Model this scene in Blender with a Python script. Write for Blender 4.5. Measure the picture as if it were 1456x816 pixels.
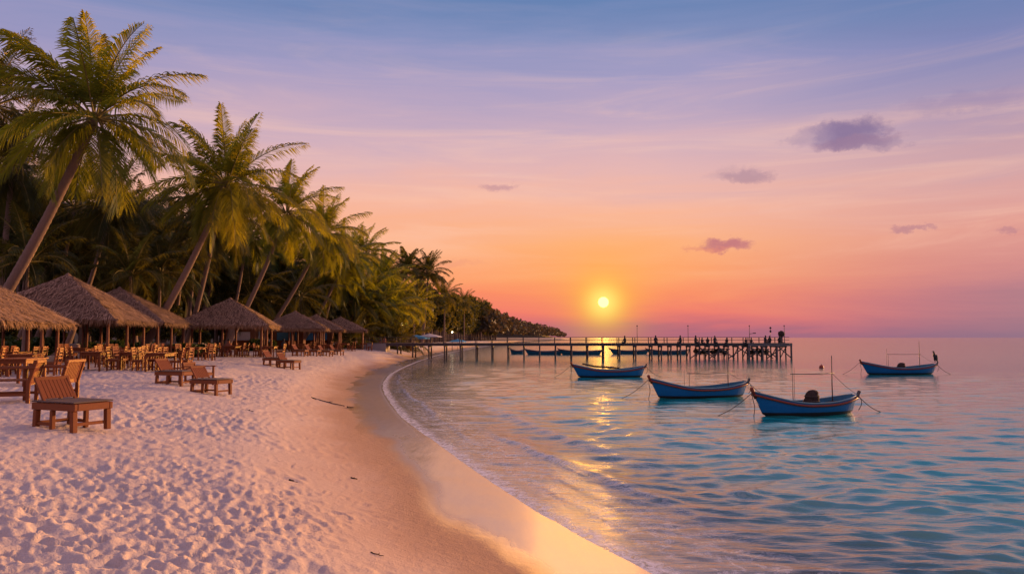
import bpy, math, random
import numpy as np
from mathutils import Vector, Matrix, Quaternion

# ------------------------------------------------------------------ scene, camera, light
for o in list(bpy.data.objects): bpy.data.objects.remove(o)
SC = bpy.context.scene
COL = SC.collection
R = math.radians
F_PX = 1100.0; CAM_Z = 2.6; PITCH = math.atan(72 / F_PX)
cam_d = bpy.data.cameras.new('camera'); cam = bpy.data.objects.new('camera', cam_d); COL.objects.link(cam)
cam_d.sensor_width = 36; cam_d.lens = F_PX / 1456 * 36; cam_d.clip_start = .1; cam_d.clip_end = 60000
cam.location = (0, 0, CAM_Z); cam.rotation_euler = (math.pi / 2 + PITCH, 0, 0)
SC.camera = cam
SIDE_AZ = R(54)                                  # added low warm lamp, far right of the visible sun, lighting the seaward sides
DISC_AZ = math.atan((858 - 728) / F_PX)         # the reddened disc over the bay
DISC_EL = R(2.6); SIDE_EL = R(7)
SIDE_DIR = Vector((math.sin(SIDE_AZ) * math.cos(SIDE_EL), math.cos(SIDE_AZ) * math.cos(SIDE_EL), math.sin(SIDE_EL)))
DISC_DIR = Vector((math.sin(DISC_AZ) * math.cos(DISC_EL), math.cos(DISC_AZ) * math.cos(DISC_EL), math.sin(DISC_EL)))
side_d = bpy.data.lights.new('sun', 'SUN'); sun = bpy.data.objects.new('sun', side_d); COL.objects.link(sun)
side_d.energy = 4.6; side_d.angle = R(1.4); side_d.color = (1.0, .50, .20)
sun.rotation_euler = SIDE_DIR.to_track_quat('Z', 'Y').to_euler()
sun.location = (0, 0, 60)
SC.view_settings.view_transform = 'Standard'; SC.view_settings.look = 'None'
SC.view_settings.exposure = 0.0; SC.view_settings.gamma = 1.0; SC.view_settings.use_curve_mapping = False
SC.render.engine = 'CYCLES'
cy = SC.cycles
cy.max_bounces = 6; cy.diffuse_bounces = 2; cy.glossy_bounces = 3; cy.transmission_bounces = 3; cy.transparent_max_bounces = 8
cy.caustics_reflective = False; cy.caustics_refractive = False
cy.use_denoising = True; cy.use_adaptive_sampling = True; cy.adaptive_threshold = .012
try: cy.denoiser = 'OPENIMAGEDENOISE'
except Exception: pass
cy.sample_clamp_indirect = 3; cy.sample_clamp_direct = 4.5

def lin(r, g, b, k=1.0):
    f = lambda c: (c / 255 / 12.92) if c / 255 <= .04045 else ((c / 255 + .055) / 1.055) ** 2.4
    return (f(r) * k, f(g) * k, f(b) * k, 1)

# ------------------------------------------------------------------ node helper
class NT:
    def __init__(s, tree):
        s.t = tree; s.t.nodes.clear()
    def node(s, typ, **kw):
        n = s.t.nodes.new(typ)
        for k, v in kw.items(): setattr(n, k, v)
        return n
    def put(s, sock, v):
        if v is None: return
        if isinstance(v, bpy.types.NodeSocket): s.t.links.new(v, sock)
        else:
            if hasattr(sock.default_value, '__len__') and not hasattr(v, '__len__'): v = (v,) * len(sock.default_value)
            if hasattr(sock.default_value, '__len__') and len(sock.default_value) == 3: v = tuple(v)[:3]
            if hasattr(sock.default_value, '__len__') and len(sock.default_value) == 4 and len(v) == 3: v = tuple(v) + (1,)
            sock.default_value = v
    def m(s, op, a, b=None, c=None, clamp=False):
        n = s.node('ShaderNodeMath', operation=op, use_clamp=clamp)
        s.put(n.inputs[0], a); s.put(n.inputs[1], b); s.put(n.inputs[2], c)
        return n.outputs[0]
    def vm(s, op, a, b=None, out=0):
        n = s.node('ShaderNodeVectorMath', operation=op)
        s.put(n.inputs[0], a); s.put(n.inputs[1], b)
        return n.outputs[out]
    def step(s, x, lo, hi, smooth=True):
        n = s.node('ShaderNodeMapRange', interpolation_type='SMOOTHSTEP' if smooth else 'LINEAR')
        n.clamp = True
        s.put(n.inputs[0], x); s.put(n.inputs[1], lo); s.put(n.inputs[2], hi); n.inputs[3].default_value = 0; n.inputs[4].default_value = 1
        return n.outputs[0]
    def mix(s, f, a, b, blend='MIX'):
        n = s.node('ShaderNodeMix', data_type='RGBA', blend_type=blend)
        s.put(n.inputs[0], f); s.put(n.inputs[6], a); s.put(n.inputs[7], b)
        return n.outputs[2]
    def ramp(s, f, stops, interp='LINEAR'):
        n = s.node('ShaderNodeValToRGB'); cr = n.color_ramp; cr.interpolation = interp
        while len(cr.elements) < len(stops): cr.elements.new(1.0)
        for e, (p, c) in zip(cr.elements, stops):
            e.position = p; e.color = c if len(c) == 4 else tuple(c) + (1,)
        s.put(n.inputs[0], f)
        return n.outputs[0]
    def noise(s, vec, scale, detail=3, rough=.55, col=False, dist=0):
        n = s.node('ShaderNodeTexNoise'); s.put(n.inputs['Vector'], vec); n.inputs['Scale'].default_value = scale
        n.inputs['Detail'].default_value = detail; n.inputs['Roughness'].default_value = rough; n.inputs['Distortion'].default_value = dist
        return n.outputs[1 if col else 0]
    def mapping(s, vec, scale=(1, 1, 1), rot=(0, 0, 0), loc=(0, 0, 0)):
        n = s.node('ShaderNodeMapping'); s.put(n.inputs[0], vec)
        n.inputs[1].default_value = loc; n.inputs[2].default_value = rot; n.inputs[3].default_value = scale
        return n.outputs[0]
    def mixsh(s, f, a, b):
        n = s.node('ShaderNodeMixShader'); s.put(n.inputs[0], f); s.put(n.inputs[1], a); s.put(n.inputs[2], b)
        return n.outputs[0]
    def addsh(s, a, b):
        n = s.node('ShaderNodeAddShader'); s.put(n.inputs[0], a); s.put(n.inputs[1], b)
        return n.outputs[0]

# ------------------------------------------------------------------ world: dusk sky
def build_world():
    w = bpy.data.worlds.new('World'); SC.world = w; w.use_nodes = True
    w.cycles.sampling_method = 'MANUAL'; w.cycles.sample_map_resolution = 4096
    t = NT(w.node_tree)
    d = t.vm('NORMALIZE', t.node('ShaderNodeTexCoord').outputs['Generated'])
    sp = t.node('ShaderNodeSeparateXYZ'); t.put(sp.inputs[0], d)
    X, Y, Z = sp.outputs
    az = t.m('ARCTAN2', X, Y)                                     # 0 = +Y, right positive
    daz = t.m('SUBTRACT', az, DISC_AZ)
    adaz = t.m('ABSOLUTE', daz)
    horiz = t.mapping(d, (1.3, 1.3, 13.0))
    n1 = t.noise(horiz, 1.7, 5, .6, dist=.6)
    n2 = t.noise(t.mapping(d, (1.2, 1.2, 13.0), rot=(0, R(4), 0), loc=(3, 1, 2)), 2.2, 6, .60, dist=1.0)
    zz = t.m('ADD', Z, t.m('MULTIPLY', t.m('SUBTRACT', n1, .5), .085))
    u = t.m('MULTIPLY', zz, 1.0, clamp=True)
    near = [(0, (176, 102, 122)), (.012, (212, 108, 116)), (.03, (240, 120, 108)), (.055, (250, 138, 102)), (.085, (252, 158, 110)), (.117, (252, 174, 128)),
            (.161, (246, 182, 158)), (.205, (228, 180, 178)), (.247, (208, 174, 188)), (.287, (184, 164, 192)), (.326, (164, 156, 194)),
            (.363, (134, 144, 188)), (.41, (100, 129, 178)), (.52, (104, 122, 172))]
    far = [(0, (134, 106, 134)), (.018, (150, 110, 134)), (.045, (174, 117, 136)), (.0725, (200, 130, 136)), (.117, (216, 146, 142)), (.161, (214, 158, 158)),
           (.205, (196, 156, 168)), (.247, (168, 146, 176)), (.287, (146, 140, 180)), (.326, (122, 130, 180)), (.363, (100, 124, 174)), (.41, (86, 117, 170)),
           (.52, (96, 116, 170))]
    top = [(.68, lin(156, 138, 170)), (1.0, lin(196, 162, 176))]  # overhead sky out of view, made brighter and pinker to light the sand
    rn = t.ramp(u, [(p, lin(*c)) for p, c in near] + top)
    rf = t.ramp(u, [(p, lin(*c)) for p, c in far] + top)
    # left of the sun the warm light reaches farther than to its right
    fr = t.step(daz, R(2), R(30)); fl = t.step(daz, R(-20), R(-85))
    side = t.m('MAXIMUM', fr, t.m('MULTIPLY', fl, 1))
    col = t.mix(side, rn, rf)
    # behind the viewer: unseen sky brightened pink to help light the sand
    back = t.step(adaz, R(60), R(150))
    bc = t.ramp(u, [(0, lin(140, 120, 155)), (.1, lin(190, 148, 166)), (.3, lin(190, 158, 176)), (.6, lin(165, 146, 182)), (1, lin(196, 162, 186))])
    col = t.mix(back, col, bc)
    # thin lit cirrus streaks
    hi = t.m('MULTIPLY', t.m('MULTIPLY', t.step(n2, .44, .74), t.step(Z, .05, .14)), t.step(Z, .44, .22))
    col = t.mix(t.m('MULTIPLY', hi, .34), col, lin(255, 205, 180))
    lo = t.m('MULTIPLY', t.step(n1, .55, .78), t.step(Z, .10, .26))
    col = t.mix(t.m('MULTIPLY', lo, .18), col, lin(150, 130, 176))
    # glow and disc of the sun
    dot = t.vm('DOT_PRODUCT', d, tuple(DISC_DIR), out=1)
    ang = t.m('ARCCOSINE', t.m('MINIMUM', dot, 1.0))
    sv = t.m('SUBTRACT', Z, math.sin(DISC_EL))
    wide = t.m('EXPONENT', t.m('MULTIPLY', t.m('ADD', t.m('POWER', t.m('DIVIDE', t.m('SUBTRACT', sv, .052), .052), 2), t.m('POWER', t.m('DIVIDE', daz, .15), 2)), -1))
    col = t.mix(t.m('MULTIPLY', wide, .36), col, lin(255, 176, 84))
    g1 = t.m('EXPONENT', t.m('MULTIPLY', t.m('POWER', t.m('DIVIDE', ang, R(2.3)), 1.6), -1))
    col = t.mix(t.m('MULTIPLY', g1, .85), col, lin(255, 188, 52))
    g2 = t.m('EXPONENT', t.m('MULTIPLY', t.m('POWER', t.m('DIVIDE', ang, R(1.15)), 2), -1))
    col = t.mix(t.m('MULTIPLY', g2, 1.0), col, lin(255, 236, 120))
    # small dark mauve clouds
    wob = t.noise(t.mapping(d, (1, 1, 1.6)), 30, 7, .68, col=True)
    ws = t.node('ShaderNodeSeparateXYZ'); t.put(ws.inputs[0], wob)
    azw = t.m('ADD', az, t.m('MULTIPLY', t.m('SUBTRACT', ws.outputs[0], .5), .075))
    elw = t.m('ADD', t.m('ARCSINE', Z), t.m('MULTIPLY', t.m('SUBTRACT', ws.outputs[1], .5), .036))
    for (pu, pv, su, sv_, amt, c) in [(1216, 184, 36, 14, .95, (134, 112, 152)), (1222, 199, 46, 7, .8, (150, 118, 150)), (1166, 189, 30, 9, .5, (156, 132, 164)), (1262, 204, 26, 6, .5, (150, 124, 156)), (1066, 249, 26, 7, .75, (176, 136, 152)), (1050, 243, 34, 6, .35, (190, 152, 164)),
                                   (1034, 347, 27, 7, .9, (190, 112, 124)), (1008, 353, 24, 3.5, .5, (222, 130, 116)), (708, 265, 18, 5, .6, (190, 140, 152)), (1304, 324, 20, 3.6, .7, (180, 122, 138)),
                                   (1380, 140, 55, 9, .32, (140, 124, 168)), (1444, 327, 12, 4, .5, (168, 112, 136)), (640, 376, 34, 5, .4, (236, 150, 122))]:
        v = Vector((math.atan((pu - 728) / F_PX), 0)); el = math.atan((480 - pv) / math.hypot(F_PX, pu - 728))
        a = t.m('POWER', t.m('DIVIDE', t.m('SUBTRACT', azw, v[0]), su / F_PX), 2)
        b = t.m('POWER', t.m('DIVIDE', t.m('SUBTRACT', elw, el), sv_ / F_PX), 2)
        msk = t.m('MULTIPLY', t.step(t.m('ADD', a, b), 2.5, .0), amt)
        col = t.mix(msk, col, lin(*c))
    disc = t.step(ang, R(.38), R(.22))
    col = t.mix(disc, col, (46000, 18500, 2900, 1))
    sky = t.node('ShaderNodeTexSky', sky_type='NISHITA'); sky.sun_disc = False
    sky.sun_elevation = SIDE_EL; sky.sun_rotation = SIDE_AZ; sky.air_density = 1.3; sky.dust_density = 1.5
    sk = t.vm('MULTIPLY', sky.outputs[0], (.004, .004, .004))
    col = t.mix(1.0, col, sk, 'ADD')
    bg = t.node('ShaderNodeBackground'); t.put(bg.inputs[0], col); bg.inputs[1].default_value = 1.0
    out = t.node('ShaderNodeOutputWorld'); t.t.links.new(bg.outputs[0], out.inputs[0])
build_world()

# ------------------------------------------------------------------ materials
def new_mat(name):
    m = bpy.data.materials.new(name); m.use_nodes = True
    return m, NT(m.node_tree)
def finish(t, sh, disp=None):
    o = t.node('ShaderNodeOutputMaterial'); t.t.links.new(sh, o.inputs[0])
def principled(t, color, rough=.6, normal=None, **kw):
    p = t.node('ShaderNodeBsdfPrincipled')
    t.put(p.inputs['Base Color'], color); t.put(p.inputs['Roughness'], rough)
    if normal is not None: t.put(p.inputs['Normal'], normal)
    for k, v in kw.items(): t.put(p.inputs[k.replace('_', ' ')], v)
    return p.outputs[0]
def bump(t, h, strength=.4, dist=.02):
    b = t.node('ShaderNodeBump'); b.inputs['Strength'].default_value = strength; b.inputs['Distance'].default_value = dist
    t.put(b.inputs['Height'], h); return b.outputs[0]
def plain(name, c, rough=.6, var=.35, scale=6, stretch=(1, 1, 1), bmp=.3, spec=.4, dist=.01):
    m, t = new_mat(name)
    co = t.node('ShaderNodeTexCoord').outputs['Object']
    v = t.mapping(co, stretch)
    n = t.noise(v, scale, 5, .62)
    oi = t.node('ShaderNodeObjectInfo').outputs['Random']
    k = t.m('ADD', t.m('MULTIPLY', t.m('SUBTRACT', n, .5), 2 * var), t.m('MULTIPLY', t.m('SUBTRACT', oi, .5), var * .6))
    c0 = tuple(x * (1 - var) for x in c); c1 = tuple(min(1, x * (1 + var)) for x in c)
    colr = t.mix(t.m('ADD', k, .5, clamp=True), c0 + (1,), c1 + (1,))
    nn = t.noise(v, scale * 5, 4, .6)
    finish(t, principled(t, colr, rough, bump(t, nn, bmp, dist), Specular_IOR_Level=spec))
    return m
def leaf_mat(name, c, tr, ktr=.45, rough=.5, scale=1.2):
    m, t = new_mat(name)
    co = t.node('ShaderNodeTexCoord').outputs['Object']
    n = t.noise(co, scale, 3, .6)
    oi = t.node('ShaderNodeObjectInfo').outputs['Random']
    f = t.m('ADD', t.m('MULTIPLY', n, .7), t.m('MULTIPLY', oi, .35), clamp=True)
    cd = t.mix(f, tuple(x * .55 for x in c) + (1,), tuple(x * 1.45 for x in c) + (1,))
    ct = t.mix(f, tuple(x * .7 for x in tr) + (1,), tuple(x * 1.3 for x in tr) + (1,))
    p = principled(t, cd, rough, Specular_IOR_Level=.35)
    tl = t.node('ShaderNodeBsdfTranslucent'); t.put(tl.inputs[0], ct)
    finish(t, t.mixsh(ktr, p, tl.outputs[0]))
    return m
def emit_mat(name, c, k):
    m, t = new_mat(name)
    e = t.node('ShaderNodeEmission'); e.inputs[0].default_value = c + (1,); e.inputs[1].default_value = k
    finish(t, e.outputs[0]); return m

M = {}
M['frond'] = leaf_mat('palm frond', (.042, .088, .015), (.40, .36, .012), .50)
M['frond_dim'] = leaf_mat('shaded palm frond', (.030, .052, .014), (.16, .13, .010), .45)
M['rachis'] = plain('frond rib', (.20, .16, .04), .6)
M['dead'] = plain('dry frond', (.26, .12, .05), .8)
M['trunk'] = plain('palm bark', (.25, .17, .13), .85, .3, 3, (1, 1, 6), .6, .2, .03)
M['coco'] = plain('coconut husk', (.14, .10, .03), .6)
M['tree_leaf'] = leaf_mat('broad leaf', (.030, .046, .014), (.17, .14, .014), .42)
M['far_leaf'] = leaf_mat('far leaf', (.050, .042, .028), (.10, .065, .025), .35, scale=.15)
M['bush'] = leaf_mat('bush leaf', (.045, .085, .02), (.10, .12, .02), .35)
M['bark'] = plain('tree bark', (.13, .09, .07), .9)
M['thatch'] = plain('thatch', (.22, .14, .105), .95, .55, 3.0, (1, 1, 1), .8, .1, .04)
M['straw'] = plain('loose straw', (.42, .27, .19), .95, .6, 2.0, (1, 1, 1), .3, .1)
M['fringe'] = plain('thatch fringe', (.34, .215, .135), .95, .45, 5, (1, 1, 1), .4, .1)
M['wood'] = plain('stained wood', (.20, .060, .020), .62, .35, 4, (1, 6, 6), .25, .22, .004)
M['wood_dark'] = plain('weathered slats', (.11, .075, .065), .6, .35, 5, (1, 8, 8), .3, .3, .004)
M['post'] = plain('pavilion post', (.22, .085, .038), .7, .35, 4, (4, 4, 1), .4)
M['pier'] = plain('weathered pier timber', (.085, .065, .065), .8, .4, 3, (1, 1, 1), .4)
M['pier_deck'] = plain('pier deck boards', (.16, .13, .13), .8, .35, 3)
M['concrete'] = plain('concrete', (.32, .28, .26), .9, .25, 2)
M['blue'] = plain('blue boat paint', (.005, .105, .30), .45, .28, 2.2, (1, 1, 1), .15, .5, .004)
def hull_mat():
    m, t = new_mat('blue hull paint, dark below'); co = t.node('ShaderNodeTexCoord').outputs['Object']
    sp = t.node('ShaderNodeSeparateXYZ'); t.put(sp.inputs[0], co)
    n = t.noise(t.mapping(co, (1, 1, 2.5)), 2.4, 5, .65); n2 = t.noise(t.mapping(co, (9, 9, 1.2)), 2.0, 4, .6); oi = t.node('ShaderNodeObjectInfo').outputs['Random']
    c = t.mix(t.m('ADD', t.m('MULTIPLY', n, .8), t.m('MULTIPLY', oi, .25), clamp=True), (.004, .095, .29, 1), (.009, .17, .42, 1))
    c = t.mix(t.m('MULTIPLY', t.step(n2, .60, .75), .45), c, (.10, .11, .12, 1))
    low = t.step(t.m('ADD', sp.outputs[2], t.m('MULTIPLY', t.m('SUBTRACT', n2, .5), .03)), .125, .095)
    c = t.mix(low, c, (.020, .014, .014, 1))
    finish(t, principled(t, c, t.m('ADD', .38, t.m('MULTIPLY', n, .2)), bump(t, n2, .15, .004), Specular_IOR_Level=.4)); return m
M['blue'] = hull_mat()
M['blue_dim'] = plain('faded dark blue paint', (.008, .07, .13), .6, .4, 2)
M['teal'] = plain('pale blue boat paint', (.030, .17, .28), .55, .3, 3, (1, 1, 1), .15, .4, .004)
M['rail'] = plain('pale gunwale paint', (.17, .30, .34), .5, .35, 5)
M['rust'] = plain('red brown rail paint', (.24, .040, .018), .55, .3, 3, (1, 1, 1), .2)
M['keel'] = plain('dark bottom paint', (.022, .016, .016), .6, .4, 3)
M['rope'] = plain('rope', (.10, .075, .06), .9)
M['metal'] = plain('dark metal pole', (.10, .075, .07), .5)
M['tarp'] = plain('brown net bundle', (.055, .036, .03), .9, .4, 8, (1, 1, 1), .9, .2, .03)
M['buoy'] = plain('red buoy', (.35, .05, .025), .45)
M['dark'] = plain('dark cloth', (.03, .028, .035), .85)
M['cloth_warm'] = plain('rust cloth', (.30, .11, .06), .85)
M['skin'] = plain('skin', (.30, .16, .10), .6, .1)
M['hair'] = plain('hair', (.02, .015, .012), .6)
M['feather'] = plain('dark feathers', (.035, .03, .035), .7)
M['parasol_blue'] = plain('blue canvas', (.05, .28, .48), .8)
M['parasol_white'] = plain('pale canvas', (.60, .52, .48), .8)
M['blue_cloth'] = plain('blue sheet', (.08, .25, .40), .8)
M['wallstone'] = plain('low wall render', (.34, .22, .18), .9, .35, 2)
M['drift'] = plain('driftwood', (.09, .06, .05), .9)
M['weed'] = plain('dry seaweed', (.06, .045, .035), .9)
M['roof_tin'] = plain('tin roof', (.16, .13, .14), .5)
M['lamp'] = emit_mat('lit bulb', (1, .80, .52), 16)

# ------------------------------------------------------------------ numpy noise, shore
def hsh(ix, iy, seed):
    h = (ix.astype(np.int64) * 374761393 + iy.astype(np.int64) * 668265263 + seed * 974711) & 0xffffffff
    h = ((h ^ (h >> 13)) * 1274126177) & 0xffffffff
    h = ((h ^ (h >> 16)) * 2246822519) & 0xffffffff
    return ((h ^ (h >> 15)) & 0xffffff) / float(0x1000000)
def vnoise(x, y, seed=0):
    ix = np.floor(x); iy = np.floor(y); fx = x - ix; fy = y - iy
    fx = fx * fx * (3 - 2 * fx); fy = fy * fy * (3 - 2 * fy)
    a = hsh(ix, iy, seed); b = hsh(ix + 1, iy, seed); c = hsh(ix, iy + 1, seed); d = hsh(ix + 1, iy + 1, seed)
    return (a * (1 - fx) + b * fx) * (1 - fy) + (c * (1 - fx) + d * fx) * fy
def fbm(x, y, seed=0, n=3):
    s = 0; a = .5
    for i in range(n): s = s + a * (vnoise(x * 2 ** i, y * 2 ** i, seed + i) - .5); a *= .55
    return s
def sstep(x, a, b):
    t = np.clip((x - a) / (b - a), 0, 1); return t * t * (3 - 2 * t)

SHORE = [(60, -120), (20, -40), (8.6, -10), (4.9, 0), (3.1, 5), (1.75, 8.5), (1.11, 10), (.30, 12.2), (-.55, 15.05), (-1.52, 18.45), (-2.56, 22), (-3.9, 27.2),
         (-5.75, 35.75), (-7.2, 44), (-8.8, 57.2), (-10.0, 77.3), (-10.6, 95), (-11, 124), (-9.4, 204), (-3.6, 357), (14, 572), (70, 1100), (100, 1300), (95, 1360), (20, 1420),
         (-400, 1500), (-30000, 1600)]
def catmull(P, n):
    P = [np.array(p, float) for p in P]; out = []
    for i in range(len(P) - 1):
        p0 = P[max(i - 1, 0)]; p1 = P[i]; p2 = P[i + 1]; p3 = P[min(i + 2, len(P) - 1)]
        for k in range(n):
            t = k / n
            out.append(.5 * (2 * p1 + (p2 - p0) * t + (2 * p0 - 5 * p1 + 4 * p2 - p3) * t * t + (3 * p1 - p0 - 3 * p2 + p3) * t ** 3))
    out.append(P[-1]); return np.array(out)
SH = np.vstack([catmull(SHORE[:20], 3), np.array(SHORE[20:], float)])
def shore_d(x, y):
    """metres inland from the water line (negative at sea)"""
    x = np.asarray(x, float); y = np.asarray(y, float)
    best = np.full(x.shape, 1e18); sgn = np.ones(x.shape)
    for a, b in zip(SH[:-1], SH[1:]):
        ex, ey = b - a; L2 = ex * ex + ey * ey
        t = np.clip(((x - a[0]) * ex + (y - a[1]) * ey) / L2, 0, 1)
        dx = x - a[0] - t * ex; dy = y - a[1] - t * ey
        d2 = dx * dx + dy * dy
        m = d2 < best
        best = np.where(m, d2, best)
        sgn = np.where(m, np.where(ex * dy - ey * dx > 0, 1.0, -1.0), sgn)
    return np.sqrt(best) * sgn
_pd = np.linspace(-60, 400, 4601)
_pz = np.interp(_pd, [-60, -20, -6, -2, 0, 1.5, 2.6, 4.2, 7.2, 11, 20, 40, 400], [-3.5, -2.6, -1.0, -.22, 0, .13, .34, .78, 1.20, 1.27, 1.32, 1.5, 2.2])
_k = np.hanning(13); _k /= _k.sum()
_pz = np.convolve(np.pad(_pz, 6, mode='edge'), _k, 'valid')
def base_z(d, y):
    z = np.interp(d, _pd, _pz)
    return z + 15 * sstep(d, 10, 90) * sstep(y, 300, 620)
def ground(x, y):
    d = shore_d(np.array([x]), np.array([y])); return float(base_z(d, np.array([float(y)]))[0])

def pits(x, y, cell, seed, depth):
    h = np.zeros_like(x); cx = np.floor(x / cell); cyy = np.floor(y / cell)
    for i in (-1, 0, 1):
        for j in (-1, 0, 1):
            gx = cx + i; gy = cyy + j
            px_ = (gx + .15 + .7 * hsh(gx, gy, seed)) * cell; py_ = (gy + .15 + .7 * hsh(gx, gy, seed + 1)) * cell
            th = hsh(gx, gy, seed + 2) * math.pi; a = cell * (.26 + .26 * hsh(gx, gy, seed + 3)); b = a * (.42 + .4 * hsh(gx, gy, seed + 4))
            dp = depth * (.25 + .95 * hsh(gx, gy, seed + 5))
            u = ((x - px_) * np.cos(th) + (y - py_) * np.sin(th)) / a; v = (-(x - px_) * np.sin(th) + (y - py_) * np.cos(th)) / b
            r = np.sqrt(u * u + v * v)
            h += dp * (-np.exp(-(r ** 3) * 1.6) + .42 * np.exp(-((r - 1.35) ** 2) * 5))
    return h

# ------------------------------------------------------------------ object helpers
def tag(o, label=None, cat=None, group=None, kind=None):
    if label: o['label'] = label
    if cat: o['category'] = cat
    if group: o['group'] = group
    if kind: o['kind'] = kind
    return o
def link(o, parent=None):
    COL.objects.link(o)
    if parent: o.parent = parent
    return o
def empty(name, loc, rz=0, label=None, cat=None, group=None):
    o = bpy.data.objects.new(name, None); o.empty_display_size = .3
    o.location = loc; o.rotation_euler = (0, 0, rz); link(o)
    return tag(o, label, cat, group)
def copy_tree(o, parent=None):
    c = o.copy(); COL.objects.link(c)
    if parent: c.parent = parent
    for ch in list(o.children): copy_tree(ch, c)
    return c
def grid_mesh(name, P, nr, nc, keep=None, attrs=None, smooth=True):
    me = bpy.data.meshes.new(name)
    i = np.arange(nr - 1)[:, None] * nc + np.arange(nc - 1)[None, :]
    f = np.stack([i, i + 1, i + nc + 1, i + nc], -1).reshape(-1, 4)
    if keep is not None: f = f[keep[f].any(1)]
    used = np.zeros(len(P), bool); used[f.ravel()] = True
    remap = np.cumsum(used) - 1
    f = remap[f]; P = P[used]
    me.vertices.add(len(P)); me.vertices.foreach_set('co', P.astype(np.float32).ravel())
    me.loops.add(f.size); me.loops.foreach_set('vertex_index', f.astype(np.int32).ravel())
    me.polygons.add(len(f)); me.polygons.foreach_set('loop_start', np.arange(0, f.size, 4, dtype=np.int32))
    me.polygons.foreach_set('loop_total', np.full(len(f), 4, np.int32))
    me.polygons.foreach_set('use_smooth', np.full(len(f), smooth))
    me.update(calc_edges=True)
    for k, v in (attrs or {}).items():
        a = me.attributes.new(k, 'FLOAT', 'POINT'); a.data.foreach_set('value', v[used].astype(np.float32))
    return me

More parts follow.
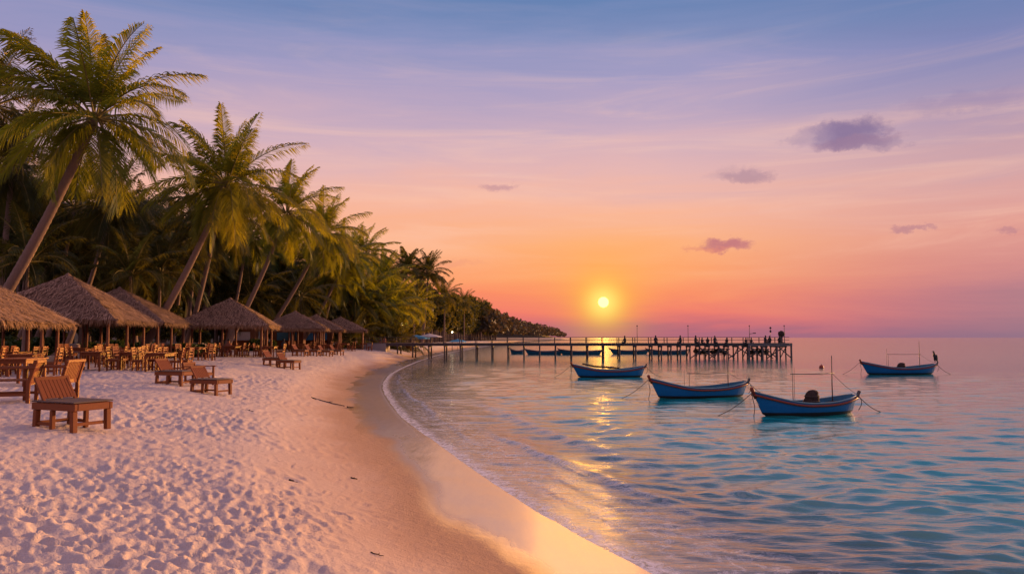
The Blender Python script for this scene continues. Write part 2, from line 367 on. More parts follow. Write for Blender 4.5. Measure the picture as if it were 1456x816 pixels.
class MB:
    def __init__(s): s.v = []; s.f = []; s.mi = []; s.sm = []
    def add(s, vs, fs, mi=0, smooth=False):
        o = len(s.v); s.v += [tuple(p) for p in vs]; s.f += [tuple(o + i for i in f) for f in fs]
        s.mi += [mi] * len(fs); s.sm += [smooth] * len(fs)
    def box(s, c, size, rot=None, mi=0, bev=0.0):
        hx, hy, hz = (k / 2 for k in size); c = Vector(c); b = min(bev, hx * .4, hy * .4, hz * .4)
        if b <= 0:
            vs = [Vector((x, y, z)) for x in (-hx, hx) for y in (-hy, hy) for z in (-hz, hz)]
            fs = [(0, 1, 3, 2), (4, 6, 7, 5), (0, 4, 5, 1), (2, 3, 7, 6), (0, 2, 6, 4), (1, 5, 7, 3)]
        else:
            vs = []; idx = {}
            for x in (-1, 1):
                for y in (-1, 1):
                    for z in (-1, 1):
                        for ax in range(3):
                            p = [x * (hx - b), y * (hy - b), z * (hz - b)]; p[ax] = (x * hx, y * hy, z * hz)[ax]
                            idx[(x, y, z, ax)] = len(vs); vs.append(Vector(p))
            fs = []
            for ax in range(3):
                o1, o2 = [k for k in range(3) if k != ax]
                for sg in (-1, 1):
                    q = []
                    for a1, a2 in ((-1, -1), (1, -1), (1, 1), (-1, 1)):
                        k = [0, 0, 0]; k[ax] = sg; k[o1] = a1; k[o2] = a2; q.append(idx[(*k, ax)])
                    fs.append(q)
            for ax in range(3):
                o1, o2 = [k for k in range(3) if k != ax]
                for a1 in (-1, 1):
                    for a2 in (-1, 1):
                        k0 = [0, 0, 0]; k0[o1] = a1; k0[o2] = a2; k1 = list(k0); k0[ax] = -1; k1[ax] = 1
                        fs.append([idx[(*k0, o1)], idx[(*k1, o1)], idx[(*k1, o2)], idx[(*k0, o2)]])
            for x in (-1, 1):
                for y in (-1, 1):
                    for z in (-1, 1): fs.append([idx[(x, y, z, 0)], idx[(x, y, z, 1)], idx[(x, y, z, 2)]])
        if rot is not None: vs = [rot @ p for p in vs]
        s.add([p + c for p in vs], fs, mi)
    def bar(s, a, b, w, h, bev=0, mi=0, up=(0, 0, 1)):
        a = Vector(a); b = Vector(b); d = b - a; L = d.length; d.normalize()
        u = Vector(up)
        if abs(d.dot(u)) > .98: u = Vector((0, 1, 0))
        y = u.cross(d).normalized(); z = d.cross(y)
        s.box((a + b) / 2, (L, w, h), Matrix((d, y, z)).transposed(), mi, bev)
    def tube(s, pts, rad, n=8, mi=0, cap=True, smooth=True):
        pts = [Vector(p) for p in pts]; k = len(pts)
        if not hasattr(rad, '__len__'): rad = [rad] * k
        vs = []; prev = None
        for i, p in enumerate(pts):
            d = (pts[min(i + 1, k - 1)] - pts[max(i - 1, 0)]).normalized()
            if prev is None:
                a = Vector((0, 0, 1)) if abs(d.z) < .9 else Vector((1, 0, 0)); x = a.cross(d).normalized()
            else: x = (prev - d * prev.dot(d)).normalized()
            prev = x; y = d.cross(x)
            for j in range(n):
                t = 2 * math.pi * j / n; vs.append(p + (x * math.cos(t) + y * math.sin(t)) * rad[i])
        fs = [(i * n + j, i * n + (j + 1) % n, (i + 1) * n + (j + 1) % n, (i + 1) * n + j) for i in range(k - 1) for j in range(n)]
        if cap: fs += [tuple(range(n - 1, -1, -1)), tuple((k - 1) * n + j for j in range(n))]
        s.add(vs, fs, mi, smooth)
    def lathe(s, c, prof, n=14, mi=0, smooth=True, axis=None):
        c = Vector(c); q = Quaternion() if axis is None else Vector((0, 0, 1)).rotation_difference(Vector(axis))
        vs = [c + q @ Vector((r * math.cos(2 * math.pi * j / n), r * math.sin(2 * math.pi * j / n), z)) for r, z in prof for j in range(n)]
        k = len(prof)
        fs = [(i * n + j, i * n + (j + 1) % n, (i + 1) * n + (j + 1) % n, (i + 1) * n + j) for i in range(k - 1) for j in range(n)]
        fs += [tuple(range(n - 1, -1, -1)), tuple((k - 1) * n + j for j in range(n))]
        s.add(vs, fs, mi, smooth)
    def ball(s, c, r, n=12, mi=0, rough=0, seed=0):
        rx, ry, rz = r if hasattr(r, '__len__') else (r, r, r); rnd = random.Random(seed); m = max(5, n // 2 + 1); c = Vector(c)
        vs = [c + Vector((0, 0, -rz))]
        for i in range(1, m):
            ph = -math.pi / 2 + math.pi * i / m
            for j in range(n):
                k = 1 + rough * (rnd.random() - .5); t = 2 * math.pi * j / n
                vs.append(c + Vector((rx * math.cos(ph) * math.cos(t) * k, ry * math.cos(ph) * math.sin(t) * k, rz * math.sin(ph) * k)))
        vs.append(c + Vector((0, 0, rz)))
        fs = [(0, 1 + (j + 1) % n, 1 + j) for j in range(n)]
        fs += [(1 + i * n + j, 1 + i * n + (j + 1) % n, 1 + (i + 1) * n + (j + 1) % n, 1 + (i + 1) * n + j) for i in range(m - 2) for j in range(n)]
        fs += [(1 + (m - 2) * n + j, 1 + (m - 2) * n + (j + 1) % n, len(vs) - 1) for j in range(n)]
        s.add(vs, fs, mi, True)
    def mesh(s, name, mats):
        me = bpy.data.meshes.new(name); me.from_pydata(s.v, [], s.f)
        for m in (mats if isinstance(mats, (list, tuple)) else [mats]): me.materials.append(m)
        me.polygons.foreach_set('material_index', s.mi); me.polygons.foreach_set('use_smooth', s.sm); me.update()
        return me
    def build(s, name, mats, parent=None):
        return link(bpy.data.objects.new(name, s.mesh(name, mats)), parent)

def at(u, v, y):
    """the point at distance y along the view, seen at photo pixel (u, v)"""
    a = (u - 728) / F_PX; b = (408 - v) / F_PX
    dy = math.cos(PITCH) - b * math.sin(PITCH); dz = math.sin(PITCH) + b * math.cos(PITCH)
    return Vector((a / dy * y, y, CAM_Z + dz / dy * y))
def gx(u, y): return (u - 728) / F_PX * y

# ------------------------------------------------------------------ beach and sea
def fan(az, rows):
    A, Rr = np.meshgrid(az, rows); return (Rr * np.sin(A)).ravel(), (Rr * np.cos(A)).ravel(), Rr.ravel()
def geo(a, b, k): return list(a * k ** np.arange(int(math.log(b / a) / math.log(k))))
def build_beach():
    az = np.radians(np.concatenate([np.arange(-150, -40, 4), np.arange(-40, 24, .118), np.arange(24, 152, 4)]))
    rows = np.array([.05, .5] + geo(1.2, 60, 1.0085) + geo(60, 1800, 1.03) + geo(1800, 30000, 1.25))
    x, y, r = fan(az, rows)
    d = shore_d(x, y); z = base_z(d, y)
    tr = sstep(d + 1.9 * fbm(x * .35, y * .35, 5) + .9 * fbm(x * 1.3, y * 1.3, 6), 2.7, 4.9) * (1 - .65 * sstep(d, 16, 30)) * (1 - sstep(r, 90, 160))
    tr = tr * (.42 + .66 * sstep(vnoise(x * .33 + 5, y * .33, 17), .15, .7))
    near = (r < 170) & (d > 1.5)
    h = np.zeros_like(z); xs, ys = x[near], y[near]
    wx = xs + .10 * fbm(xs * 3, ys * 3, 60) + .0; wy = ys + .10 * fbm(xs * 3, ys * 3, 61)
    h[near] = pits(wx, wy, .18, 11, .030) + pits(wx, wy, .31, 15, .034) * sstep(vnoise(xs * .8, ys * .8, 16), .4, .6) + pits(wx, wy, .14, 21, .018) + .09 * fbm(xs * 1.1, ys * 1.1, 31) + .045 * fbm(xs * 6, ys * 6, 41)
    z = z + h * tr
    # stray prints on the smooth sand, soft swells of the foreshore
    sm = (d > 1.4) & (d < 6) & (r < 60)
    s2 = np.zeros_like(z); xs, ys = x[sm], y[sm]
    pr = pits(xs, ys, .46, 71, .036) * (vnoise(xs * .9, ys * .9, 81) > .52) + pits(xs, ys, .17, 73, .020) * (vnoise(xs * 1.7, ys * 1.7, 83) > .62)
    s2[sm] = pr * sstep(d[sm], 2.1, 3.4)
    z = z + s2 * (1 - tr)
    z = z + .035 * fbm(x * .25, y * .25, 90) * sstep(d, -.5, 1.5) * (r < 300) + .010 * fbm(x * .9, y * .9, 91, 2) * sstep(d, -1.5, 0) * (r < 300)
    me = grid_mesh('beach', np.stack([x, y, z], 1), len(rows), len(az), attrs={'shore': d, 'trample': tr})
    m, t = new_mat('coral sand')
    pos = t.node('ShaderNodeNewGeometry').outputs['Position']
    dd = t.node('ShaderNodeAttribute', attribute_name='shore').outputs['Fac']
    nb = t.noise(pos, .9, 4, .6); nf = t.noise(pos, 40, 3, .6); ng = t.noise(pos, 7, 4, .65)
    nw = t.noise(t.mapping(pos, (1, .35, 1)), .55, 4, .55)
    dw = t.m('ADD', dd, t.m('MULTIPLY', t.m('SUBTRACT', nw, .5), 2.1))
    wet = t.step(dw, 1.85, 1.05)
    damp = t.step(dw, 4.6, 1.9)
    dry = t.mix(nb, (.53, .435, .395, 1), (.63, .525, .475, 1))
    dry = t.mix(t.m('MULTIPLY', t.step(nf, .45, .75), .35), dry, (.42, .33, .30, 1))
    dmp = t.mix(ng, (.42, .275, .215, 1), (.48, .325, .255, 1))
    wc = t.mix(ng, (.20, .115, .065, 1), (.27, .155, .09, 1))
    c = t.mix(damp, dry, dmp); c = t.mix(t.m('MULTIPLY', t.step(dw, 3.0, 1.8), .75), c, (.31, .185, .135, 1)); c = t.mix(wet, c, wc)
    # the darker scalloped band along the middle of the bay
    py = t.node('ShaderNodeSeparateXYZ'); t.put(py.inputs[0], pos)
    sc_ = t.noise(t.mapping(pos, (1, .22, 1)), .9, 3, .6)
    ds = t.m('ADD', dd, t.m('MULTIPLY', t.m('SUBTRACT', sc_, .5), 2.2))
    dark_band = t.m('MULTIPLY', t.m('MULTIPLY', t.step(ds, 1.75, 1.55), t.step(dd, .05, .35)), t.m('MULTIPLY', t.step(py.outputs[1], 17, 27), t.step(py.outputs[1], 80, 55)))
    c = t.mix(t.m('MULTIPLY', dark_band, .85), c, t.mix(ng, (.085, .050, .036, 1), (.13, .078, .055, 1)))
    # soil and leaf litter below the palms
    soil = t.step(t.m('ADD', dd, t.m('MULTIPLY', t.m('SUBTRACT', nb, .5), 9)), 22, 29)
    c = t.mix(soil, c, t.mix(ng, (.045, .035, .02, 1), (.09, .065, .035, 1)))
    rough = t.m('ADD', t.m('MULTIPLY', t.m('MULTIPLY', wet, t.m('SUBTRACT', 1.0, t.m('MULTIPLY', dark_band, .6))), -.83), .97)
    streak = t.noise(t.mapping(pos, (5, .7, 1), rot=(0, 0, R(-22))), 1.0, 4, .55)
    rough = t.m('ADD', rough, t.m('MULTIPLY', wet, t.m('MULTIPLY', t.m('SUBTRACT', streak, .5), .22)))
    hgt = t.m('MULTIPLY', t.m('SUBTRACT', 1.0, wet), t.m('ADD', t.m('MULTIPLY', t.m('SUBTRACT', nf, .5), .010), t.m('MULTIPLY', t.m('SUBTRACT', ng, .5), .022)))
    hgt = t.m('ADD', hgt, t.m('MULTIPLY', wet, t.m('MULTIPLY', t.m('SUBTRACT', streak, .5), .012)))
    p = principled(t, c, rough, bump(t, hgt, 1.0, 1.0), Specular_IOR_Level=t.m('ADD', .15, t.m('MULTIPLY', wet, .65)), Coat_Weight=t.m('MULTIPLY', t.m('SUBTRACT', wet, t.m('MULTIPLY', dark_band, .7), clamp=True), 1.0), Coat_Roughness=.22, Coat_IOR=1.75)
    finish(t, p)
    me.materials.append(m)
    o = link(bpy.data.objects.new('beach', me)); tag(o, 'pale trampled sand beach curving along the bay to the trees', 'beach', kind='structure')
build_beach()

def build_sea():
    az = np.radians(np.concatenate([np.arange(-60, -30, 2), np.arange(-30, 36, .125), np.arange(36, 152, 4)]))
    rows = np.array(geo(2, 70, 1.0065) + geo(70, 420, 1.013) + geo(420, 45000, 1.06))
    dr = np.gradient(rows)
    x, y, r = fan(az, rows); DR = np.repeat(np.maximum(dr, rows * .0022), len(az))
    d = shore_d(x, y); dep = -d
    rnd = random.Random(3); z = np.zeros_like(x)
    wx = x + 1.6 * fbm(x * .23, y * .23, 7); wy = y + 1.4 * fbm(x * .31, y * .31, 8)
    for i in range(26):
        lam = .26 * 1.092 ** i * (1 + .1 * rnd.random()); th = R(-98 + rnd.gauss(0, 24)); k = 2 * math.pi / lam
        amp = .0054 * lam ** .10
        ph = k * (wx * math.cos(th) + wy * math.sin(th)) + rnd.random() * 6.28
        env = .35 + 1.3 * vnoise(x * .5 / lam + i * 7, y * .5 / lam, 100 + i)
        fil = np.clip((lam / (DR + 1e-6) - 2.2) / 3, 0, 1)
        s = np.sin(ph); z += amp * env * fil * (s + .35 * (s * s - .5))
    z *= sstep(dep, .1, 5) * .75 + .25 * sstep(dep, 0, .6)
    # low swash waves running along the shore
    wob = .9 * fbm(x * .16, y * .16, 40, 3) + .25 * fbm(x * .9, y * .9, 43, 2)
    foam = np.zeros_like(z)
    for d0, hgt, wdt, ya, yb, fo in ((1.9, .065, .22, 9, 24, 1.0), (3.4, .045, .4, 11, 40, .35), (1.0, .040, .16, 18, 60, .8), (5.4, .04, .6, 8, 30, .0)):
        q = dep - d0 - wob; on = sstep(y, ya, ya + 4) * (1 - sstep(y, yb - 8, yb)) * (.35 + .65 * sstep(vnoise(x * .35, y * .35, int(d0 * 10)), .35, .6))
        prof = np.where(q < 0, np.exp(-(q / (wdt * .55)) ** 2), np.exp(-(q / (wdt * 1.5)) ** 2))
        z += hgt * prof * on * sstep(dep, 0, .5)
        foam = np.maximum(foam, fo * on * np.exp(-((q + wdt * .25) / (wdt * .55)) ** 2))
    z += .006
    keep = d < 2.0
    me = grid_mesh('sea', np.stack([x, y, z], 1), len(rows), len(az), keep=keep, attrs={'depth': dep, 'crest': foam})
    m, t = new_mat('lagoon water')
    pos = t.node('ShaderNodeNewGeometry').outputs['Position']
    dp = t.node('ShaderNodeAttribute', attribute_name='depth').outputs['Fac']
    cr = t.node('ShaderNodeAttribute', attribute_name='crest').outputs['Fac']
    dist = t.vm('LENGTH', pos, out=1)
    w1 = t.noise(t.mapping(pos, (.55, 2.0, 1), rot=(0, 0, R(8))), 3.0, 5, .58, dist=.6)
    w2 = t.noise(t.mapping(pos, (.6, 2.0, 1), rot=(0, 0, R(-6))), .55, 3, .55, dist=.3)
    w3 = t.noise(t.mapping(pos, (.35, 1.6, 1)), .09, 3, .6)
    far = t.step(dist, 25, 120)
    w0 = t.noise(t.mapping(pos, (.5, 1.7, 1), rot=(0, 0, R(-9))), 9.0, 3, .6, dist=.3)
    h = t.m('ADD', t.m('ADD', t.m('MULTIPLY', w1, .036), t.m('MULTIPLY', w0, .0075)), t.m('MULTIPLY', t.m('MULTIPLY', w2, far), .07))
    h = t.m('ADD', h, t.m('MULTIPLY', t.m('MULTIPLY', w3, t.step(dist, 60, 300)), .45))
    nrm = bump(t, h, .42, 1.0)
    patch = t.noise(t.mapping(pos, (.5, 1.2, 1)), .10, 4, .6)
    deep = t.mix(patch, (.003, .32, .315, 1), (.006, .46, .43, 1))
    body = t.mix(t.step(dp, 1.2, 11), (.12, .33, .29, 1), deep)
    dif = t.node('ShaderNodeBsdfDiffuse'); t.put(dif.inputs[0], body)
    tra = t.node('ShaderNodeBsdfTransparent'); tra.inputs[0].default_value = (.93, .97, .96, 1)
    op = t.m('ADD', t.m('MULTIPLY', t.step(dp, .2, 6.0), .93), .04)
    bod = t.mixsh(op, tra.outputs[0], dif.outputs[0])
    fr = t.node('ShaderNodeLayerWeight'); fr.inputs[0].default_value = .5; t.put(fr.inputs['Normal'], nrm)
    fr = t.m('MAXIMUM', t.m('POWER', fr.outputs['Facing'], 3.35), .03)
    gl = t.node('ShaderNodeBsdfGlossy'); t.put(gl.inputs['Normal'], nrm)
    t.put(gl.inputs['Roughness'], t.m('ADD', .035, t.m('MULTIPLY', far, .08)))
    w = t.mixsh(fr, bod, gl.outputs[0])
    # foam: the lacy edge of the swash and the lip of the little breaker
    fn = t.noise(t.mapping(pos, (1, .8, 1)), 7, 5, .7, dist=1.2); fb = t.noise(pos, 1.5, 4, .6, dist=1.0); fe = t.noise(pos, 2.4, 3, .6)
    edge = t.step(t.m('ADD', dp, t.m('MULTIPLY', t.m('SUBTRACT', fe, .5), .60)), .36, .0)
    lace = t.m('MULTIPLY', t.step(t.m('ABSOLUTE', t.m('SUBTRACT', fb, .5)), .075, .0), t.m('MULTIPLY', t.step(dp, .1, .6), t.step(dp, 3.0, .6)))
    fm = t.m('MAXIMUM', t.m('MULTIPLY', edge, 1.1), t.m('MULTIPLY', lace, .6))
    fm = t.m('MULTIPLY', t.m('MAXIMUM', fm, cr), t.step(fn, .34, .62), clamp=True)
    fd = t.node('ShaderNodeBsdfDiffuse'); fd.inputs[0].default_value = (.86, .83, .83, 1)
    finish(t, t.mixsh(t.m('MULTIPLY', fm, .85), w, fd.outputs[0]))
    me.materials.append(m)
    o = link(bpy.data.objects.new('sea', me)); tag(o, 'calm turquoise sea reflecting the orange sunset', 'sea', kind='structure')
build_sea()

# ------------------------------------------------------------------ palms
def crown_mb(seed, L=4.6, n=26, nl=46, low=-48, wid=.055, tilt=0, dense=1.0):
    """fronds of a coconut palm; returns leaf builder and rib builder, crown centre at origin"""
    rnd = random.Random(seed); lf = MB(); rb = MB(); up = Vector((0, 0, 1))
    for i in range(n):
        q = (i + .5) / n
        e0 = R(84 - (84 - low) * q ** 1.08 + rnd.uniform(-7, 7)); a = i * 2.39996 + rnd.uniform(-.35, .35)
        l = L * (.80 + .28 * math.sin(math.pi * min(1, q * 1.1 + .12))) * rnd.uniform(.9, 1.08)
        droop = R(rnd.uniform(48, 78)) * (.55 + .6 * min(1, q * 2)) if e0 > R(-10) else R(rnd.uniform(28, 52))
        K = 11; p = Vector((0, 0, 0)); pts = []; tg = []; hd = Vector((math.cos(a), math.sin(a), 0)); sw = rnd.uniform(-.25, .25)
        p = hd * .12
        for k in range(K):
            s = k / (K - 1); e = max(e0 - droop * s ** 1.25, R(-88)); h2 = Quaternion(up, sw * s) @ hd
            d = (h2 * math.cos(e) + up * math.sin(e)); pts.append(p.copy()); tg.append(d); p = p + d * (l / (K - 1))
        rb.tube(pts, [.045 * (1 - .9 * k / (K - 1)) + .006 for k in range(K)], 4, cap=False)
        roll = rnd.uniform(-.35, .35)
        for k in range(nl):
            s = .13 + .87 * (k + .5) / nl
            f = s * (K - 1); i0 = min(int(f), K - 2); w = f - i0
            c = pts[i0].lerp(pts[i0 + 1], w); T = tg[i0].lerp(tg[i0 + 1], w).normalized()
            S = T.cross(up)
            S = S.normalized() if S.length > .12 else Vector((-hd.y, hd.x, 0))
            N = S.cross(T).normalized()
            S2 = (S * math.cos(roll) + N * math.sin(roll)); N2 = (N * math.cos(roll) - S * math.sin(roll))
            ll = L * .27 * (math.sin(math.pi * (.18 + .74 * s ** .85)) ** .7) * rnd.uniform(.85, 1.12)
            if s > .93: ll *= .75
            an = R(28 + 34 * s)
            for sd in (-1, 1):
                if rnd.random() > .97 * dense: continue
                d0 = (S2 * sd * math.cos(an) + T * math.sin(an) + N2 * rnd.uniform(.05, .32)).normalized()
                g = rnd.uniform(.42, .85)
                m1 = c + d0 * ll * .5 - up * ll * g * .16; tip = c + d0 * ll * .93 - up * ll * g * .75
                wv = T * (wid * .64 * rnd.uniform(.8, 1.15)) + up * (.012 * sd)
                lf.add([c - wv * .5, c + wv * .5, m1 + wv, m1 - wv, tip], [(0, 1, 2, 3), (3, 2, 4)])
    return lf, rb
def trunk_mb(base, top, r0=.24, r1=.14, bow=.12, seed=0):
    """leaning trunk with growth rings, base at origin of the palm"""
    rnd = random.Random(seed); mb = MB(); base = Vector(base); top = Vector(top); d = top - base
    ctl = base + d * .5 + Vector((d.x, d.y, 0)) * bow - Vector((0, 0, 1)) * (abs(bow) * .5) * d.length * .3
    n = max(24, int(d.length * 6)); pts = []; rr = []
    for i in range(n + 1):
        t = i / n; pts.append(base * (1 - t) ** 2 + ctl * 2 * t * (1 - t) + top * t * t)
        r = r1 + (r0 - r1) * (1 - t) ** 1.2 + .12 * math.exp(-t * 16)
        rr.append(r * (1 + (.045 if i % 2 else -.03) + rnd.uniform(-.02, .02)))
    mb.tube(pts, rr, 10); return mb
def coconuts(seed, o, rel):
    rnd = random.Random(seed)
    for k in range(8):
        a = rnd.uniform(0, 6.28); mb = MB(); mb.ball((math.cos(a) * .3, math.sin(a) * .3, rnd.uniform(-.5, -.15)), (.11, .11, .14), 8)
        mb.build('coconut', M['coco'], o).location = rel
PALM_LEAN = 'leaning coconut palms along the sea edge of the grove'
def hero_palm(u, v, y, ub, yb, L, label, seed, n=27, nl=50, wid=.055, low=-62, mat='frond', r0=.25, group=PALM_LEAN, bow=.10, nuts=True):
    L *= 1.13; c = at(u, v, y); xb = gx(ub, yb); zb = ground(xb, yb) - .12
    o = empty('coconut_palm', (xb, yb, zb), 0, label, 'palm tree', group)
    rel = c - Vector((xb, yb, zb))
    trunk_mb((0, 0, 0), rel, r0, r0 * .6, bow, seed).build('trunk', M['trunk'], o)
    lf, rb = crown_mb(seed, L, n + 5, int(nl * 1.35), low, wid)
    cr = lf.build('crown', M[mat], o); cr.location = rel
    rb.build('ribs', M['rachis'], cr)
    if nuts:
        coconuts(seed, o, rel)
    return o
hero_palm(135, 168, 36, -52, 40, 4.75, 'tallest coconut palm in front, its thick trunk leaning over the nearest thatched roof', 1, 30, 62, .060, r0=.31)
hero_palm(322, 262, 50, 196, 52, 4.7, 'second tallest leaning palm, its trunk rising right of the tall peaked huts', 2, 29, 56, .062, r0=.28)
hero_palm(408, 302, 66, 318, 68, 4.6, 'leaning palm whose trunk rises from behind the lone hut', 3, 28, 50, .066)
hero_palm(460, 334, 80, 362, 82, 4.6, 'leaning palm whose trunk rises between the lone hut and the hut row', 4, 28, 46, .07)
hero_palm(492, 366, 94, 424, 96, 4.5, 'leaning palm whose trunk stands above the first hut of the far row', 5, 26, 44, .075)
hero_palm(518, 362, 110, 466, 112, 4.6, 'leaning palm behind the far hut row with a high dark crown', 6, 26, 42, .08)
hero_palm(534, 398, 116, 480, 118, 4.4, 'leaning palm behind the far end of the hut row', 7, 26, 40, .085)
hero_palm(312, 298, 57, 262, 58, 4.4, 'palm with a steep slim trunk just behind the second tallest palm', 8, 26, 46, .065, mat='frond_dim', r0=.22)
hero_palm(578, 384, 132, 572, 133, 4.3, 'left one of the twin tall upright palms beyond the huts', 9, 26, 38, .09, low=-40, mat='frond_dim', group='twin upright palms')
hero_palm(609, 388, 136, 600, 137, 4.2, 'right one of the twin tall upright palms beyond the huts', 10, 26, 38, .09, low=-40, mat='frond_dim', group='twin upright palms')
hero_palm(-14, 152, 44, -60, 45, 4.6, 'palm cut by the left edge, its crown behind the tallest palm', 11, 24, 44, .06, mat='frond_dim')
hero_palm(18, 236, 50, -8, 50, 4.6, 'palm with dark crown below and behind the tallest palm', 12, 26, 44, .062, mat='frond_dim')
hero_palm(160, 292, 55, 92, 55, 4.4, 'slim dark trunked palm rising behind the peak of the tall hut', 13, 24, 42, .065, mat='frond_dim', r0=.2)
hero_palm(556, 436, 112, 548, 112, 4.5, 'low golden palm with fronds near the sand by the pier landing', 14, 22, 40, .09, nuts=False)
hero_palm(524, 428, 106, 520, 106, 4.3, 'low golden palm right behind the last hut of the far row', 15, 22, 40, .085, nuts=False)
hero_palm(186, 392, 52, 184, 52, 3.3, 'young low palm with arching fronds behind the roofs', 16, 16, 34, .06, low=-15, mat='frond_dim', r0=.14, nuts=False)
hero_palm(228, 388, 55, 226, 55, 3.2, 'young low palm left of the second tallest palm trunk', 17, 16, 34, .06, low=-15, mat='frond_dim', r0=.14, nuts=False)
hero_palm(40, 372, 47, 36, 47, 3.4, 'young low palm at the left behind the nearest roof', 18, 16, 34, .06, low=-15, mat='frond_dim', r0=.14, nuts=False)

GOLD = 'golden lit palms behind the far huts'
for k, (u, v, y, ub, L, lab) in enumerate([(438, 374, 98, 408, 4.3, 'golden palm standing left of the far hut row'), (476, 396, 97, 452, 4.3, 'golden palm above the roof of the middle far hut'),
        (506, 408, 104, 494, 4.2, 'golden palm above the roof of the last far hut'), (384, 356, 92, 346, 4.3, 'golden palm filling the gap behind the lone hut'), (352, 336, 78, 322, 4.2, 'golden palm right of the second tallest palm'),
        (548, 392, 122, 536, 4.3, 'golden palm left of the twin upright palms'), (566, 418, 124, 560, 4.2, 'golden palm at the foot of the twin upright palms'), (590, 432, 128, 588, 3.8, 'rightmost golden palm behind the parasols'),
        (536, 446, 110, 532, 3.8, 'lowest golden palm, its fronds hanging to the landing'), (418, 398, 104, 398, 4.0, 'low golden palm behind the first far hut')]):
    hero_palm(u, v, y, ub, y + 1, L, lab, 40 + k, 22, 36, .085, r0=.2, group=GOLD, nuts=False)

# the darker ranks behind share a few crowns
CROWNS = []
for k in range(6):
    lf, rb = crown_mb(200 + k, 4.6, 26, 34, -62, .085)
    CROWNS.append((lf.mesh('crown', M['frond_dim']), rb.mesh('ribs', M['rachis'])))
def skyline(u): return float(np.interp(u, [-40, 60, 150, 250, 320, 400, 470, 540, 600], [235, 265, 285, 295, 310, 335, 370, 410, 430]))
rnd = random.Random(77)
def mark(u): return 'the left edge' if u < 40 else 'the nearest hut roof' if u < 95 else 'the tall peaked hut' if u < 160 else 'the second palm' if u < 260 else 'the lone hut' if u < 320 else 'the lone hut corner' if u < 385 else 'the first far hut' if u < 440 else 'the last far huts' if u < 520 else 'the pier landing'
def high(f): return 'highest' if f < .25 else 'high' if f < .5 else 'low' if f < .75 else 'lowest'
BACK = 'palms standing in the dark grove behind the huts'
def back_palm(u, y, v):
    c = at(u, v, y); xb = c.x + rnd.uniform(-3.0, .5); yb = y + rnd.uniform(-1, 1); zb = ground(xb, yb) - .1
    o = empty('coconut_palm', (xb, yb, zb), 0, f'slim palm with its crown {high((v - skyline(u) - 12) / 93)} in the grove behind {mark(u)}', 'palm tree', BACK)
    rel = c - Vector((xb, yb, zb))
    trunk_mb((0, 0, 0), rel, .2, .13, rnd.uniform(-.05, .15), rnd.randint(0, 999)).build('trunk', M['trunk'], o)
    a, b = rnd.choice(CROWNS)
    cr = link(bpy.data.objects.new('crown', a), o); cr.location = rel; cr.rotation_euler = (0, 0, rnd.uniform(0, 6.28)); s = rnd.uniform(.88, 1.1); cr.scale = (s, s, s)
    link(bpy.data.objects.new('ribs', b), cr)
for k in range(58):
    u = -30 + 600 * (k + rnd.random()) / 58; y = rnd.uniform(58, 78) + max(0, u - 200) * .13
    v = skyline(u) + rnd.uniform(12, 105)
    back_palm(u, y, v)

# broad-leaved trees, shrubs and the far wood
def foliage_mb(seed, rx, rz, nleaf, leaf, lobes=9, base=.0):
    rr = np.random.RandomState(seed); mb = MB()
    L = []
    for k in range(lobes):
        a = rr.uniform(0, 6.28); q = rr.uniform(0, .72)
        L.append((math.cos(a) * q * rx, math.sin(a) * q * rx, base + rz * rr.uniform(.45, 1.65), rx * rr.uniform(.30, .52), rz * rr.uniform(.26, .46)))
    for k in range(nleaf):
        lx, ly, lz, a, b = L[k % lobes]
        d = rr.normal(size=3); d /= np.linalg.norm(d); q = rr.uniform(.25, 1) ** .4 * rr.uniform(.85, 1.12)
        p = np.array([lx + d[0] * a * q, ly + d[1] * a * q, lz + d[2] * b * q])
        e1 = rr.normal(size=3); e1 /= np.linalg.norm(e1); e2 = np.cross(e1, rr.normal(size=3)); e2 /= np.linalg.norm(e2) + 1e-9
        s = leaf * rr.uniform(.6, 1.35)
        mb.add([p - e1 * s, p + e2 * s * .45, p + e1 * s, p - e2 * s * .45], [(0, 1, 2, 3)])
    return mb
TREES = []
for k in range(5):
    h = 7.0; fm = foliage_mb(300 + k, 3.0, 3.2, 3600, .30, 12, 1.6)
    tb = MB(); tb.tube([(0, 0, 0), (.1, .05, h * .3), (-.1, .1, h * .62)], [.22, .17, .10], 8)
    for q in range(5):
        a = q * 1.3; tb.tube([(0, .05, h * (.28 + .05 * q)), (math.cos(a) * .8, math.sin(a) * .8, h * (.45 + .05 * q)), (math.cos(a) * 1.7, math.sin(a) * 1.7, h * (.55 + .06 * q))], [.09, .06, .03], 5)
    TREES.append((fm.mesh('crown', M['tree_leaf']), tb.mesh('trunk', M['bark'])))
def tree(x, y, s, label, group, sz=None):
    z = ground(x, y) - .1
    o = empty('broadleaf_tree', (x, y, z), rnd.uniform(0, 6.28), label, 'tree', group)
    a, b = rnd.choice(TREES)
    for me, nm in ((a, 'crown'), (b, 'trunk')):
        c = link(bpy.data.objects.new(nm, me), o); c.scale = (s, s, sz or s)
for k in range(40):
    u = -60 + 660 * (k + rnd.random()) / 40; y = rnd.uniform(84, 104) + max(0, u - 150) * .14
    top = skyline(u) + rnd.uniform(20, 60); s = (480 - top) / F_PX * y / 9.0
    tree(gx(u, y), y, max(.7, s), f'dark leafy {"taller" if top < skyline(u) + 40 else "shorter"} tree at the back of the grove behind {mark(u)}', 'leafy trees at the back of the grove')
for k in range(30):
    u = -60 + 640 * (k + rnd.random()) / 30; y = rnd.uniform(60, 74) + max(0, u - 200) * .16
    q_ = rnd.uniform(.40, .62); tree(gx(u, y), y, q_, f'{"small" if q_ < .51 else "larger"} leafy undergrowth tree between the palm trunks behind {mark(u)}', 'undergrowth trees between the palm trunks')
